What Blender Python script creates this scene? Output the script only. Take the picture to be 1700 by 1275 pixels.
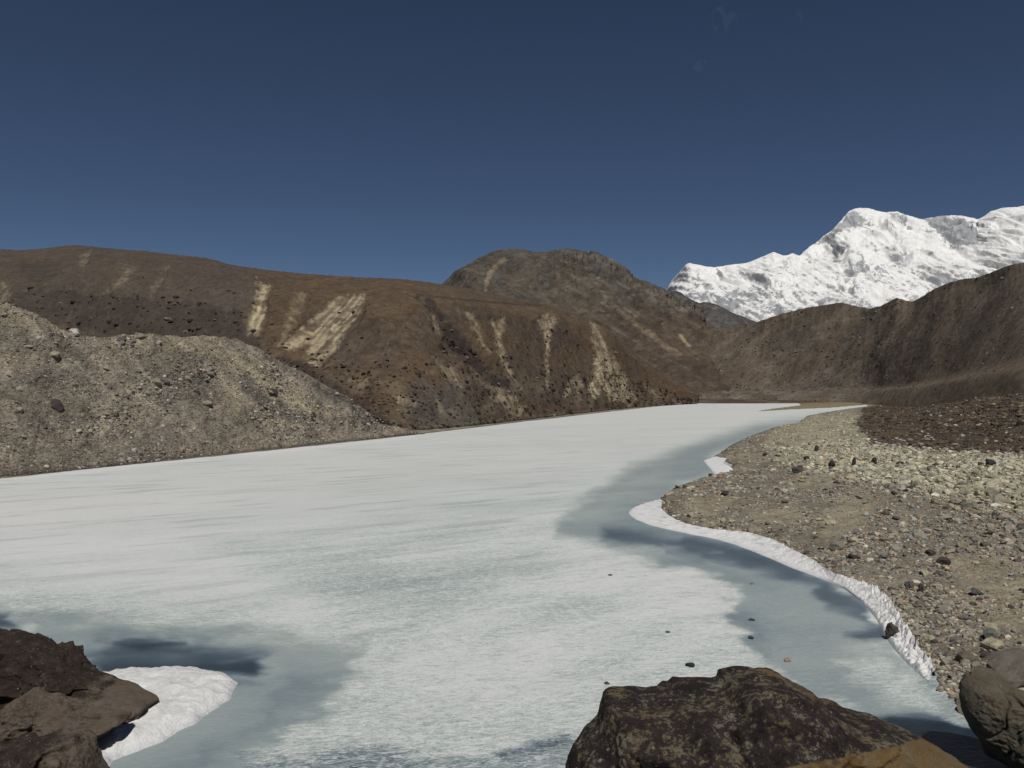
import bpy, bmesh, math, random
import numpy as np
from mathutils import Vector, Matrix

for o in list(bpy.data.objects):
    bpy.data.objects.remove(o, do_unlink=True)
SC = bpy.context.scene
COL = SC.collection
PI = math.pi
rng = np.random.default_rng(7)
random.seed(7)

# ------------------------------------------------------------------ camera, sky, sun, exposure
F = 1333.0; CX, CY, HOR, H = 850.0, 637.5, 645.0, 12.0     # focal length and centre in photo pixels, horizon row, eye height over the ice
PITCH = math.atan((HOR-CY)/F)
cam_d = bpy.data.cameras.new('camera'); cam = bpy.data.objects.new('camera', cam_d); COL.objects.link(cam)
cam_d.sensor_width = 36.0; cam_d.lens = F/1700*36.0
cam_d.clip_start = 0.1; cam_d.clip_end = 60000
cam.location = (0, 0, H); cam.rotation_euler = (PI/2+PITCH, 0, 0)
SC.camera = cam

SUN_EL, SUN_AZ = math.radians(54), math.radians(171)      # azimuth clockwise from +Y (the view direction)
sdir = Vector((math.sin(SUN_AZ)*math.cos(SUN_EL), math.cos(SUN_AZ)*math.cos(SUN_EL), math.sin(SUN_EL)))
sd = bpy.data.lights.new('sun', 'SUN'); sd.energy = 3.9; sd.angle = math.radians(0.53); sd.color = (1.0, 0.965, 0.91)
so = bpy.data.objects.new('sun', sd); COL.objects.link(so); so.rotation_euler = sdir.to_track_quat('Z', 'Y').to_euler()
so.location = (0, -20, 60)

W = bpy.data.worlds.new('World'); SC.world = W; W.use_nodes = True
nt = W.node_tree; nt.nodes.clear()
out = nt.nodes.new('ShaderNodeOutputWorld'); bg = nt.nodes.new('ShaderNodeBackground')
sky = nt.nodes.new('ShaderNodeTexSky'); sky.sky_type = 'NISHITA'; sky.sun_disc = False
sky.sun_elevation = SUN_EL; sky.sun_rotation = SUN_AZ
sky.altitude = 5200; sky.air_density = 0.85; sky.dust_density = 0.3; sky.ozone_density = 1.0
bg.inputs['Strength'].default_value = 0.05
hs = nt.nodes.new('ShaderNodeHueSaturation'); hs.inputs['Saturation'].default_value = 1.02; hs.inputs['Value'].default_value = 0.94
# two faint wisps of cirrus
tc = nt.nodes.new('ShaderNodeTexCoord')
def wmath(op, a, b=None, c=None):
    n = nt.nodes.new('ShaderNodeMath'); n.operation = op
    for i, v in enumerate((a, b, c)):
        if v is None: continue
        if isinstance(v, (int, float)): n.inputs[i].default_value = v
        else: nt.links.new(v, n.inputs[i])
    return n.outputs[0]
cn = nt.nodes.new('ShaderNodeTexNoise'); cn.inputs['Scale'].default_value = 75; cn.inputs['Detail'].default_value = 5
nt.links.new(tc.outputs['Generated'], cn.inputs['Vector'])
total = None
for (px, py, rad, amp) in ((1202, 30, 0.016, 0.5), (1166, 101, 0.012, 0.9), (1322, 28, 0.009, 0.35)):
    v = Vector(((px-CX)/F, 1, (HOR-py)/F)).normalized()
    d = nt.nodes.new('ShaderNodeVectorMath'); d.operation = 'DISTANCE'; d.inputs[1].default_value = v
    nt.links.new(tc.outputs['Generated'], d.inputs[0])
    f = wmath('MAXIMUM', wmath('SUBTRACT', 1.0, wmath('DIVIDE', d.outputs['Value'], rad)), 0.0)
    f = wmath('MULTIPLY', f, wmath('MULTIPLY', wmath('MAXIMUM', wmath('SUBTRACT', cn.outputs['Fac'], 0.47), 0.0), amp*4))
    total = f if total is None else wmath('ADD', total, f)
mx = nt.nodes.new('ShaderNodeMixRGB'); mx.inputs['Color2'].default_value = (3.2, 3.5, 4.0, 1)
nt.links.new(sky.outputs['Color'], hs.inputs['Color'])
nt.links.new(wmath('MINIMUM', total, 0.07), mx.inputs['Fac']); nt.links.new(hs.outputs['Color'], mx.inputs['Color1'])
nt.links.new(mx.outputs['Color'], bg.inputs['Color']); nt.links.new(bg.outputs[0], out.inputs[0])

SC.view_settings.view_transform = 'Standard'; SC.view_settings.look = 'None'
SC.view_settings.exposure = -0.15; SC.view_settings.gamma = 1.0; SC.view_settings.use_curve_mapping = False
SC.render.engine = 'CYCLES'

# ------------------------------------------------------------------ numeric helpers
def lerp(a, b, t): return a+(b-a)*t
def sstep(x, a, b):
    t = np.clip((x-a)/(b-a), 0, 1); return t*t*(3-2*t)
def _h(ix, iy, iz, seed):
    h = (ix.astype(np.int64)*374761393 + iy.astype(np.int64)*668265263 + iz.astype(np.int64)*2147483647 + seed*144665) & 0xffffffff
    h = ((h ^ (h >> 13))*1274126177) & 0xffffffff
    h = ((h ^ (h >> 16))*2246822519) & 0xffffffff
    return h ^ (h >> 15)
def pn(x, y, z=None, seed=0):
    """gradient noise, roughly -1..1; 2-D when z is None"""
    x = np.asarray(x, float); y = np.asarray(y, float)
    xi = np.floor(x); yi = np.floor(y); fx = x-xi; fy = y-yi
    ux = fx*fx*fx*(fx*(fx*6-15)+10); uy = fy*fy*fy*(fy*(fy*6-15)+10)
    xi = xi.astype(np.int64); yi = yi.astype(np.int64)
    if z is None:
        def g(dx, dy):
            h = _h(xi+dx, yi+dy, np.zeros_like(xi), seed)
            a = (h & 0xffff)*(2*PI/65536)
            return np.cos(a)*(fx-dx)+np.sin(a)*(fy-dy)
        return 1.5*lerp(lerp(g(0, 0), g(1, 0), ux), lerp(g(0, 1), g(1, 1), ux), uy)
    z = np.asarray(z, float); zi = np.floor(z); fz = z-zi; uz = fz*fz*fz*(fz*(fz*6-15)+10); zi = zi.astype(np.int64)
    def g3(dx, dy, dz):
        h = _h(xi+dx, yi+dy, zi+dz, seed)
        gx = ((h & 1023)/511.5-1); gy = (((h >> 10) & 1023)/511.5-1); gz = (((h >> 20) & 1023)/511.5-1)
        return gx*(fx-dx)+gy*(fy-dy)+gz*(fz-dz)
    a = lerp(lerp(g3(0, 0, 0), g3(1, 0, 0), ux), lerp(g3(0, 1, 0), g3(1, 1, 0), ux), uy)
    b = lerp(lerp(g3(0, 0, 1), g3(1, 0, 1), ux), lerp(g3(0, 1, 1), g3(1, 1, 1), ux), uy)
    return 1.3*lerp(a, b, uz)
def fbm(x, y, z=None, o=5, seed=0, lac=2.03, gain=0.5):
    s = 0; a = 1; t = 0
    for i in range(o):
        f = lac**i
        s = s+a*pn(x*f+i*17.3, y*f-i*9.1, None if z is None else z*f+i*5.7, seed+i); t += a; a *= gain
    return s/t*1.4
def ridged(x, y, z=None, o=5, seed=0, lac=2.03, gain=0.5):
    s = 0; a = 1; t = 0
    for i in range(o):
        f = lac**i
        s = s+a*(1-np.abs(pn(x*f+i*17.3, y*f-i*9.1, None if z is None else z*f+i*5.7, seed+i))*1.6); t += a; a *= gain
    return s/t
def at_Y(px, py, Y):
    px = np.asarray(px, float); py = np.asarray(py, float); Y = np.asarray(Y, float)
    return np.stack([(px-CX)/F*Y, Y+0*px, H+(HOR-py)/F*Y], -1)
def at_z(px, py, z=0.0):
    Y = (H-z)*F/(np.asarray(py, float)-HOR)
    return at_Y(px, py, Y)
def proj(P):
    return CX+P[..., 0]/P[..., 1]*F, HOR-(P[..., 2]-H)/P[..., 1]*F
def sdist(x, y, poly, closed=True):
    """signed distance to a polygon, negative inside"""
    x = np.asarray(x, float); y = np.asarray(y, float)
    d2 = np.full(x.shape, 1e18); ins = np.zeros(x.shape, bool)
    n = len(poly)
    for i in range(n if closed else n-1):
        x0, y0 = poly[i][:2]; x1, y1 = poly[(i+1) % n][:2]
        ex, ey = x1-x0, y1-y0; L = ex*ex+ey*ey+1e-12
        t = np.clip(((x-x0)*ex+(y-y0)*ey)/L, 0, 1)
        d2 = np.minimum(d2, (x-x0-t*ex)**2+(y-y0-t*ey)**2)
        if closed and y0 != y1:
            c = ((y0 > y) != (y1 > y)) & (x < ex*(y-y0)/(y1-y0)+x0)
            ins ^= c
    d = np.sqrt(d2)
    return np.where(ins, -d, d) if closed else d
def mask(px, py, poly, soft=4, jit=0, js=20, seed=3):
    """soft 0..1 inside-mask of an outline, ragged by noise"""
    if jit:
        n = fbm(px/js, py/js, o=4, seed=seed)*jit
    else: n = 0
    return sstep(-(sdist(px, py, poly)+n), -soft, soft)
def srgb(r, g, b):
    def c(v):
        v /= 255.0
        return v/12.92 if v <= 0.04045 else ((v+0.055)/1.055)**2.4
    return np.array([c(r), c(g), c(b)])

# ------------------------------------------------------------------ mesh helpers
def tag(o, label=None, cat=None, group=None, kind=None):
    if label: o['label'] = label
    if cat: o['category'] = cat
    if group: o['group'] = group
    if kind: o['kind'] = kind
    return o
def raw_mesh(name, V, Fc, col=None, attrs=None, smooth=True, mat=None):
    me = bpy.data.meshes.new(name)
    V = np.asarray(V, np.float32).reshape(-1, 3); Fc = np.asarray(Fc, np.int32); k = Fc.shape[1]
    me.vertices.add(len(V)); me.vertices.foreach_set('co', V.ravel())
    me.loops.add(Fc.size); me.loops.foreach_set('vertex_index', Fc.ravel())
    me.polygons.add(len(Fc)); me.polygons.foreach_set('loop_start', np.arange(0, Fc.size, k, dtype=np.int32))
    me.polygons.foreach_set('loop_total', np.full(len(Fc), k, np.int32))
    me.polygons.foreach_set('use_smooth', np.full(len(Fc), smooth, bool))
    if col is not None:
        a = me.attributes.new('Col', 'FLOAT_COLOR', 'POINT')
        c = np.ones((len(V), 4), np.float32); c[:, :3] = np.asarray(col).reshape(-1, 3); a.data.foreach_set('color', c.ravel())
    for nme, v in (attrs or {}).items():
        a = me.attributes.new(nme, 'FLOAT', 'POINT'); a.data.foreach_set('value', np.asarray(v, np.float32).ravel())
    me.update(calc_edges=True); me.validate()
    if mat: me.materials.append(mat)
    return me
def link(name, me, parent=None):
    o = bpy.data.objects.new(name, me); COL.objects.link(o)
    if parent: o.parent = parent
    return o
def grid_faces(nr, nc, keep=None):
    i = np.arange(nr*nc).reshape(nr, nc)
    q = np.stack([i[:-1, :-1], i[:-1, 1:], i[1:, 1:], i[1:, :-1]], -1).reshape(-1, 4)
    if keep is not None:
        k = (keep[:-1, :-1] | keep[:-1, 1:] | keep[1:, 1:] | keep[1:, :-1]).ravel(); q = q[k]
    return q
def grid_obj(name, P, col=None, attrs=None, mat=None, keep=None, smooth=True):
    nr, nc = P.shape[:2]
    Fc = grid_faces(nr, nc, keep); V = P.reshape(-1, 3)
    c = None if col is None else np.asarray(col).reshape(-1, 3); at = {k: np.asarray(v).ravel() for k, v in (attrs or {}).items()}
    if keep is not None:
        u = np.unique(Fc); m = np.zeros(len(V), np.int64); m[u] = np.arange(len(u)); Fc = m[Fc]; V = V[u]
        if c is not None: c = c[u]
        at = {k: v[u] for k, v in at.items()}
    return link(name, raw_mesh(name, V, Fc, c, at, smooth, mat))
def normals(P):
    du = np.gradient(P, axis=1); dv = np.gradient(P, axis=0)
    n = np.cross(du, dv); n /= np.linalg.norm(n, axis=-1, keepdims=True)+1e-9
    n *= np.where(n[..., 2:3] < 0, -1, 1)
    return n
def smooth1(a, s):
    k = np.exp(-0.5*(np.arange(-3*s, 3*s+1)/s)**2); k /= k.sum()
    return np.convolve(np.pad(a, 3*s, mode='edge'), k, 'valid')
def row(pts, xs, s=3):
    p = np.array(pts, float); o = np.argsort(p[:, 0]); p = p[o]
    r = [np.interp(xs, p[:, 0], p[:, i]) for i in range(1, p.shape[1])]
    return [smooth1(v, s) if s else v for v in r]
def crestY(py, Y0, cot): return (np.asarray(Y0)+cot*H)/(1-cot*(HOR-np.asarray(py))/F)
def loft(rows, counts):
    """rows: list of (nc,3) world rows; Catmull-Rom between them"""
    R = [2*rows[0]-rows[1]]+list(rows)+[2*rows[-1]-rows[-2]]
    out_ = []
    for k in range(1, len(R)-2):
        n = counts[k-1]; last = k == len(R)-3
        for t in np.linspace(0, 1, n, endpoint=False) if not last else np.linspace(0, 1, n):
            a, b, c, d = R[k-1], R[k], R[k+1], R[k+2]
            m0 = (c-a)*0.35; m1 = (d-b)*0.35
            t2, t3 = t*t, t*t*t
            out_.append((2*t3-3*t2+1)*b+(t3-2*t2+t)*m0+(-2*t3+3*t2)*c+(t3-t2)*m1)
    return np.array(out_)

# ------------------------------------------------------------------ material helpers
class NT:
    def __init__(s, name):
        s.m = bpy.data.materials.new(name); s.m.use_nodes = True; s.t = s.m.node_tree; s.t.nodes.clear()
        s.out = s.n('ShaderNodeOutputMaterial'); s.b = s.n('ShaderNodeBsdfPrincipled'); s.l(s.b.outputs[0], s.out.inputs[0])
        s.tc = s.n('ShaderNodeTexCoord')
    def n(s, k, **kw):
        x = s.t.nodes.new(k)
        for a, v in kw.items(): setattr(x, a, v)
        return x
    def l(s, a, b): s.t.links.new(a, b)
    def set(s, i, v):
        if hasattr(v, 'is_linked') or isinstance(v, bpy.types.NodeSocket): s.l(v, i)
        else: i.default_value = v
    def math(s, op, a, b=0.0, c=None, clamp=False):
        n = s.n('ShaderNodeMath', operation=op, use_clamp=clamp); s.set(n.inputs[0], a); s.set(n.inputs[1], b)
        if c is not None: s.set(n.inputs[2], c)
        return n.outputs[0]
    def noise(s, vec, scale, detail=5, rough=0.55, dist=0.0, out_='Fac'):
        n = s.n('ShaderNodeTexNoise'); s.l(vec, n.inputs['Vector']); n.inputs['Scale'].default_value = scale
        n.inputs['Detail'].default_value = detail; n.inputs['Roughness'].default_value = rough; n.inputs['Distortion'].default_value = dist
        return n.outputs[out_]
    def voro(s, vec, scale, feature='F1', out_='Distance', rnd=1.0):
        n = s.n('ShaderNodeTexVoronoi', feature=feature); s.l(vec, n.inputs['Vector']); n.inputs['Scale'].default_value = scale
        n.inputs['Randomness'].default_value = rnd
        return n.outputs[out_]
    def ramp(s, fac, stops, interp='LINEAR'):
        n = s.n('ShaderNodeValToRGB'); n.color_ramp.interpolation = interp; s.l(fac, n.inputs[0]); e = n.color_ramp.elements
        while len(e) < len(stops): e.new(0.5)
        for i, (p, c) in enumerate(stops):
            e[i].position = p; e[i].color = (c, c, c, 1) if isinstance(c, (int, float)) else (*[float(q) for q in c], 1)
        return n.outputs[0]
    def mix(s, f, a, b, mode='MIX'):
        n = s.n('ShaderNodeMixRGB', blend_type=mode); s.set(n.inputs[0], f)
        for i, v in ((1, a), (2, b)):
            if isinstance(v, bpy.types.NodeSocket): s.l(v, n.inputs[i])
            else: n.inputs[i].default_value = (*[float(q) for q in v], 1)
        return n.outputs[0]
    def grey(s, v):
        n = s.n('ShaderNodeCombineColor'); [s.l(v, n.inputs[i]) for i in range(3)]; return n.outputs[0]
    def mapping(s, vec, scale=(1, 1, 1), rot=(0, 0, 0)):
        n = s.n('ShaderNodeMapping'); s.l(vec, n.inputs[0]); n.inputs['Scale'].default_value = scale; n.inputs['Rotation'].default_value = rot; return n.outputs[0]
    def attr(s, name, o='Fac'):
        n = s.n('ShaderNodeAttribute', attribute_name=name); return n.outputs[o]
    def bump(s, h, dist, strength=1.0, prev=None):
        n = s.n('ShaderNodeBump'); s.l(h, n.inputs['Height']); n.inputs['Distance'].default_value = dist; n.inputs['Strength'].default_value = strength
        if prev is not None: s.l(prev, n.inputs['Normal'])
        return n.outputs[0]
    def done(s, color, rough=0.9, normal=None, spec=0.2):
        s.set(s.b.inputs['Base Color'], color); s.set(s.b.inputs['Roughness'], rough); s.b.inputs['Specular IOR Level'].default_value = spec
        if normal is not None: s.l(normal, s.b.inputs['Normal'])
        return s.m

def mat_slope(name, s1, s2, contrast, bump1, bump2, streak=None):
    """earth or rubble: vertex colour times speckle; s1 coarse, s2 fine texture scale (1/m)"""
    t = NT(name); v = t.tc.outputs['Object']; c = t.attr('Col', 'Color')
    n1 = t.noise(v, s1, 7, 0.62); n2 = t.noise(v, s2, 4, 0.65)
    vo = t.voro(v, s2*0.8, out_='Color')
    sep = t.n('ShaderNodeSeparateColor'); t.l(vo, sep.inputs[0])
    f = t.math('ADD', t.ramp(n1, [(0.25, 1-0.45*contrast), (0.75, 1+0.45*contrast)]), 0.0)
    f = t.math('MULTIPLY', f, t.ramp(n2, [(0.28, 1-0.6*contrast), (0.72, 1.0+0.0*contrast), (0.80, 1.0)]))
    k = t.math('ADD', t.math('MULTIPLY', sep.outputs[0], 0.7*contrast), 1-0.25*contrast)
    f = t.math('MULTIPLY', f, k)
    f = t.math('MULTIPLY', f, 1.12)
    colr = t.mix(1.0, c, t.grey(f), 'MULTIPLY')
    vd = t.voro(v, s2*0.8)
    b = t.bump(n1, bump1); b = t.bump(t.math('ADD', n2, t.math('MULTIPLY', vd, -0.6)), bump2, 1.0, b)
    return t.done(colr, 0.95, b, 0.12)

M = {}
M['beach'] = mat_slope('gravel_ground', 0.5, 7.0, 0.75, 0.25, 0.06)
M['moraine'] = mat_slope('moraine_rubble', 0.35, 2.6, 0.8, 0.6, 0.22)
M['ridge'] = mat_slope('brown_turf_slope', 0.10, 0.9, 0.48, 0.6, 0.25)
M['mountain'] = mat_slope('rocky_slope', 0.02, 0.14, 0.75, 7.0, 1.6)
M['farridge'] = mat_slope('dark_moraine_slope', 0.05, 0.30, 0.42, 1.0, 0.45)

def mat_stone(name, scale, bump, attr=True, col=(0.2, 0.18, 0.15)):
    t = NT(name); v = t.tc.outputs['Object']
    c = t.attr('Col', 'Color') if attr else t.mix(0.0, col, col)
    n1 = t.noise(v, scale, 8, 0.65); n2 = t.noise(v, scale*7, 4, 0.6)
    f = t.math('MULTIPLY', t.ramp(n1, [(0.3, 0.72), (0.7, 1.25)]), t.ramp(n2, [(0.3, 0.8), (0.7, 1.15)]))
    b = t.bump(n1, bump); b = t.bump(n2, bump*0.25, 1.0, b)
    return t.done(t.mix(1.0, c, t.grey(f), 'MULTIPLY'), 0.88, b, 0.2)
M['stone'] = mat_stone('loose_stone', 1.3, 0.12)

# snow
t = NT('old_snow'); v = t.tc.outputs['Object']
n1 = t.noise(v, 0.9, 6, 0.6); n2 = t.noise(v, 9, 5, 0.65)
c = t.ramp(n1, [(0.3, (0.66, 0.655, 0.64)), (0.7, (0.76, 0.755, 0.74))]); c = t.mix(1.0, c, t.ramp(n2, [(0.3, 0.86), (0.6, 1.0)]), 'MULTIPLY')
c = t.mix(1.0, c, t.attr('Col', 'Color'), 'MULTIPLY')
b = t.bump(n1, 0.10); b = t.bump(n2, 0.05, 1.0, b)
M['snow'] = t.done(c, 0.7, b, 0.25)

# high mountain: snow over rock
t = NT('glaciated_face'); v = t.tc.outputs['Object']
n1 = t.noise(v, 0.009, 9, 0.70, 1.0); n2 = t.noise(v, 0.03, 5, 0.6)
g = t.n('ShaderNodeNewGeometry'); sp = t.n('ShaderNodeSeparateXYZ'); t.l(g.outputs['Normal'], sp.inputs[0])
rk = t.math('ADD', t.attr('rock'), t.math('MULTIPLY', t.math('SUBTRACT', n1, 0.5), 2.2))
rk = t.math('ADD', rk, t.math('MULTIPLY', t.math('SUBTRACT', n2, 0.5), 1.3))
rk = t.math('SUBTRACT', rk, t.math('MULTIPLY', t.math('SUBTRACT', sp.outputs[2], 0.55), 0.5))
mk = t.ramp(rk, [(0.43, 0.0), (0.68, 0.85)])
snow = t.ramp(n2, [(0.3, (0.74, 0.735, 0.72)), (0.7, (0.86, 0.85, 0.83))])
rock = t.ramp(n1, [(0.35, (0.15, 0.16, 0.185)), (0.65, (0.36, 0.37, 0.38))])
b = t.bump(n1, 20.0); b = t.bump(n2, 6.0, 1.0, b)
M['peak'] = t.done(t.mix(mk, snow, rock), 0.8, b, 0.1)

# lake ice
t = NT('lake_ice'); v = t.tc.outputs['Object']
ang = math.radians(-30)
vs = t.mapping(t.mapping(v, rot=(0, 0, ang)), scale=(0.36, 1.0, 1.0))
vt = t.mapping(t.mapping(v, rot=(0, 0, math.radians(-12))), scale=(0.45, 1.0, 1.0))
nL = t.noise(vs, 0.06, 5, 0.55, 0.3); nM = t.noise(vs, 0.35, 6, 0.6, 0.4); nF = t.noise(vt, 4.6, 6, 0.72, 0.8); nG = t.noise(v, 9.0, 4, 0.7)
clear = t.attr('clear'); fleck = t.attr('fleck'); far = t.attr('far')
wob = t.math('ADD', t.math('MULTIPLY', t.math('SUBTRACT', nL, 0.5), 1.15), t.math('MULTIPLY', t.math('SUBTRACT', nM, 0.5), 0.60))
wob = t.math('MULTIPLY', wob, t.math('SUBTRACT', 1.0, t.math('MULTIPLY', far, 0.62)))
wob = t.math('MULTIPLY', wob, t.math('ADD', 0.25, t.math('MULTIPLY', fleck, 0.75)))
x = t.math('ADD', clear, wob)
x = t.math('ADD', x, t.math('MULTIPLY', t.math('MULTIPLY', t.math('SUBTRACT', nF, 0.5), fleck), 1.15))
x = t.math('ADD', x, t.math('MULTIPLY', t.math('MULTIPLY', t.math('SUBTRACT', nG, 0.5), fleck), 0.9))
c = t.ramp(x, [(0.0, (0.61, 0.618, 0.612)), (0.16, (0.495, 0.53, 0.51)), (0.34, (0.345, 0.39, 0.372)), (0.5, (0.225, 0.27, 0.285)), (0.68, (0.11, 0.147, 0.175)), (0.85, (0.038, 0.06, 0.082)), (1.0, (0.014, 0.023, 0.034))])
c = t.mix(t.math('MULTIPLY', far, 0.6), c, t.mix(1.0, c, (1.03, 0.99, 0.975), 'MULTIPLY'))
vw = t.mapping(t.mapping(v, rot=(0, 0, math.radians(-8))), scale=(0.34, 1.0, 1.0))
wf = t.ramp(t.noise(vw, 3.6, 9, 0.74, 2.4), [(0.515, 0.0), (0.57, 1.0)])
df = t.ramp(t.noise(vw, 1.7, 8, 0.70, 1.2), [(0.36, 1.0), (0.46, 0.0)])
nearw = t.math('MULTIPLY', fleck, t.math('SUBTRACT', 1.0, far))
c = t.mix(t.math('MULTIPLY', t.math('MULTIPLY', df, nearw), 0.50), c, (0.27, 0.32, 0.325))
c = t.mix(t.math('MULTIPLY', t.math('MULTIPLY', wf, nearw), 0.62), c, (0.69, 0.70, 0.69))
# thin dark lenses of bare ice drawn out by the wind
dl = t.noise(t.mapping(t.mapping(v, rot=(0, 0, math.radians(-30))), scale=(0.16, 1.0, 1.0)), 0.42, 6, 0.66)
lens = t.math('MULTIPLY', t.ramp(dl, [(0.53, 0.0), (0.62, 1.0)]), t.attr('lens'))
c = t.mix(t.math('MULTIPLY', lens, 0.42), c, (0.30, 0.32, 0.31))
rgh = t.ramp(x, [(0.2, 0.75), (0.8, 0.30)])
b = t.bump(nF, 0.05, 0.7); b = t.bump(nM, 0.03, 0.5, b)
M['ice'] = t.done(c, rgh, b, 0.18)

# ------------------------------------------------------------------ lake outline (world XY)
def zl(*p): return [tuple(at_z(x, y)[:2]) for x, y in p]
SHORE_R = zl((1590, 1165), (1562, 1143), (1552, 1118), (1528, 1085), (1505, 1055), (1485, 1012), (1440, 980), (1395, 962), (1350, 938), (1300, 913), (1255, 893), (1190, 884),
             (1140, 872), (1100, 850), (1095, 828), (1118, 810), (1165, 793), (1205, 783), (1216, 772), (1185, 758), (1215, 738), (1250, 722), (1285, 709), (1325, 702), (1340, 690), (1390, 681), (1440, 674))
SPIT = zl((1440, 672), (1380, 677), (1310, 680), (1250, 683.5), (1290, 677.5), (1330, 672.5))
FAR = zl((1325, 669.5), (1250, 670), (1150, 669.5), (1080, 676), (980, 687.5), (870, 700), (780, 711), (690, 721.5))
LEFT = zl((600, 732), (500, 742.5), (400, 753), (300, 763.5), (200, 773), (100, 784), (0, 795), (-150, 811), (-300, 827))
LAKE = SHORE_R+SPIT+FAR+LEFT+[(-105, 70), (-80, 48), (-45, 38), (-26, 35.5), (-17.5, 31.5), (-15, 28), (-13, 24.5), (-8, 21), (0, 20), (10, 21), (15, 22.0), (19, 23), (20.5, 25), (16.8, 29.0)]

PALE = [(1440, 682), (1350, 690), (1285, 716), (1262, 735), (1290, 765), (1350, 785), (1450, 800), (1560, 822), (1700, 855), (2300, 980), (2300, 770), (1700, 752), (1600, 748), (1500, 742), (1450, 735), (1420, 706), (1432, 690)]
SANDY = [[(1565, 920), (1650, 922), (1700, 935), (1710, 1045), (1640, 1045), (1585, 990)], [(1365, 848), (1425, 826), (1470, 828), (1440, 862), (1400, 900), (1355, 895)], [(1125, 832), (1215, 818), (1232, 842), (1165, 860)], [(1240, 850), (1350, 838), (1330, 862), (1260, 872)], [(1300, 800), (1380, 790), (1390, 806), (1320, 812)]]
BROWN = [(1432, 688), (1420, 706), (1450, 735), (1500, 742), (1600, 749), (1700, 753), (2400, 772), (2400, 400), (1440, 560)]

def terrain_h(X, Y, detail=True):
    d = sdist(X, Y, LAKE)
    k = X/np.maximum(Y, 8)
    wr = sstep(k, 0.05, 0.22)*(1-sstep(Y, 300, 520))
    zr = np.interp(d, [-6, -1, 0, 2, 10, 24, 38, 56, 70, 130, 300], [-1.4, -0.4, 0, 0.35, 1.3, 2.6, 4.3, 9.5, 13.0, 15.0, 18.0])
    sc = np.interp(Y, [0, 60, 110, 180, 260, 400], [1.1, 1.12, 1.0, 0.92, 0.72, 0.40])
    zr = np.where(d > 24, 2.6+(zr-2.6)*sc, zr)
    zf = np.interp(d, [-6, -1, 0, 3, 60, 600, 3000], [-1.4, -0.4, 0, 0.3, 1.2, 3.5, 6.0])
    z = lerp(zf, zr, wr)
    if detail:
        a = sstep(d, 0.0, 4.0)
        z = z+a*fbm(X/9, Y/9, o=5, seed=11)*(0.28+0.9*wr*sstep(d, 38, 56))
        z = z+a*sstep(d, 34, 50)*wr*(ridged(X/14, Y/14, o=5, seed=15)-0.6)*1.3
        tr = np.sin(z*7.0+fbm(X/12, Y/12, o=3, seed=18)*2.5)
        z = z+0.05*tr*sstep(d, 0.5, 2)*wr*(1-sstep(d, 18, 30))
        z = z+sstep(d, 0.1, 1.5)*fbm(X/1.3, Y/1.3, o=4, seed=12)*0.10
        z = z+(1-a)*fbm(X/1.1, Y/1.1, o=3, seed=14)*0.07*(d > -2)
    zb = 10.4*np.clip(1-(Y+fbm(X/7, Y/7, o=3, seed=21)*1.2)/20.0, -1, 1.15)
    zb = np.where(Y < 21, zb, -5)
    return np.maximum(z, zb)

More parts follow.
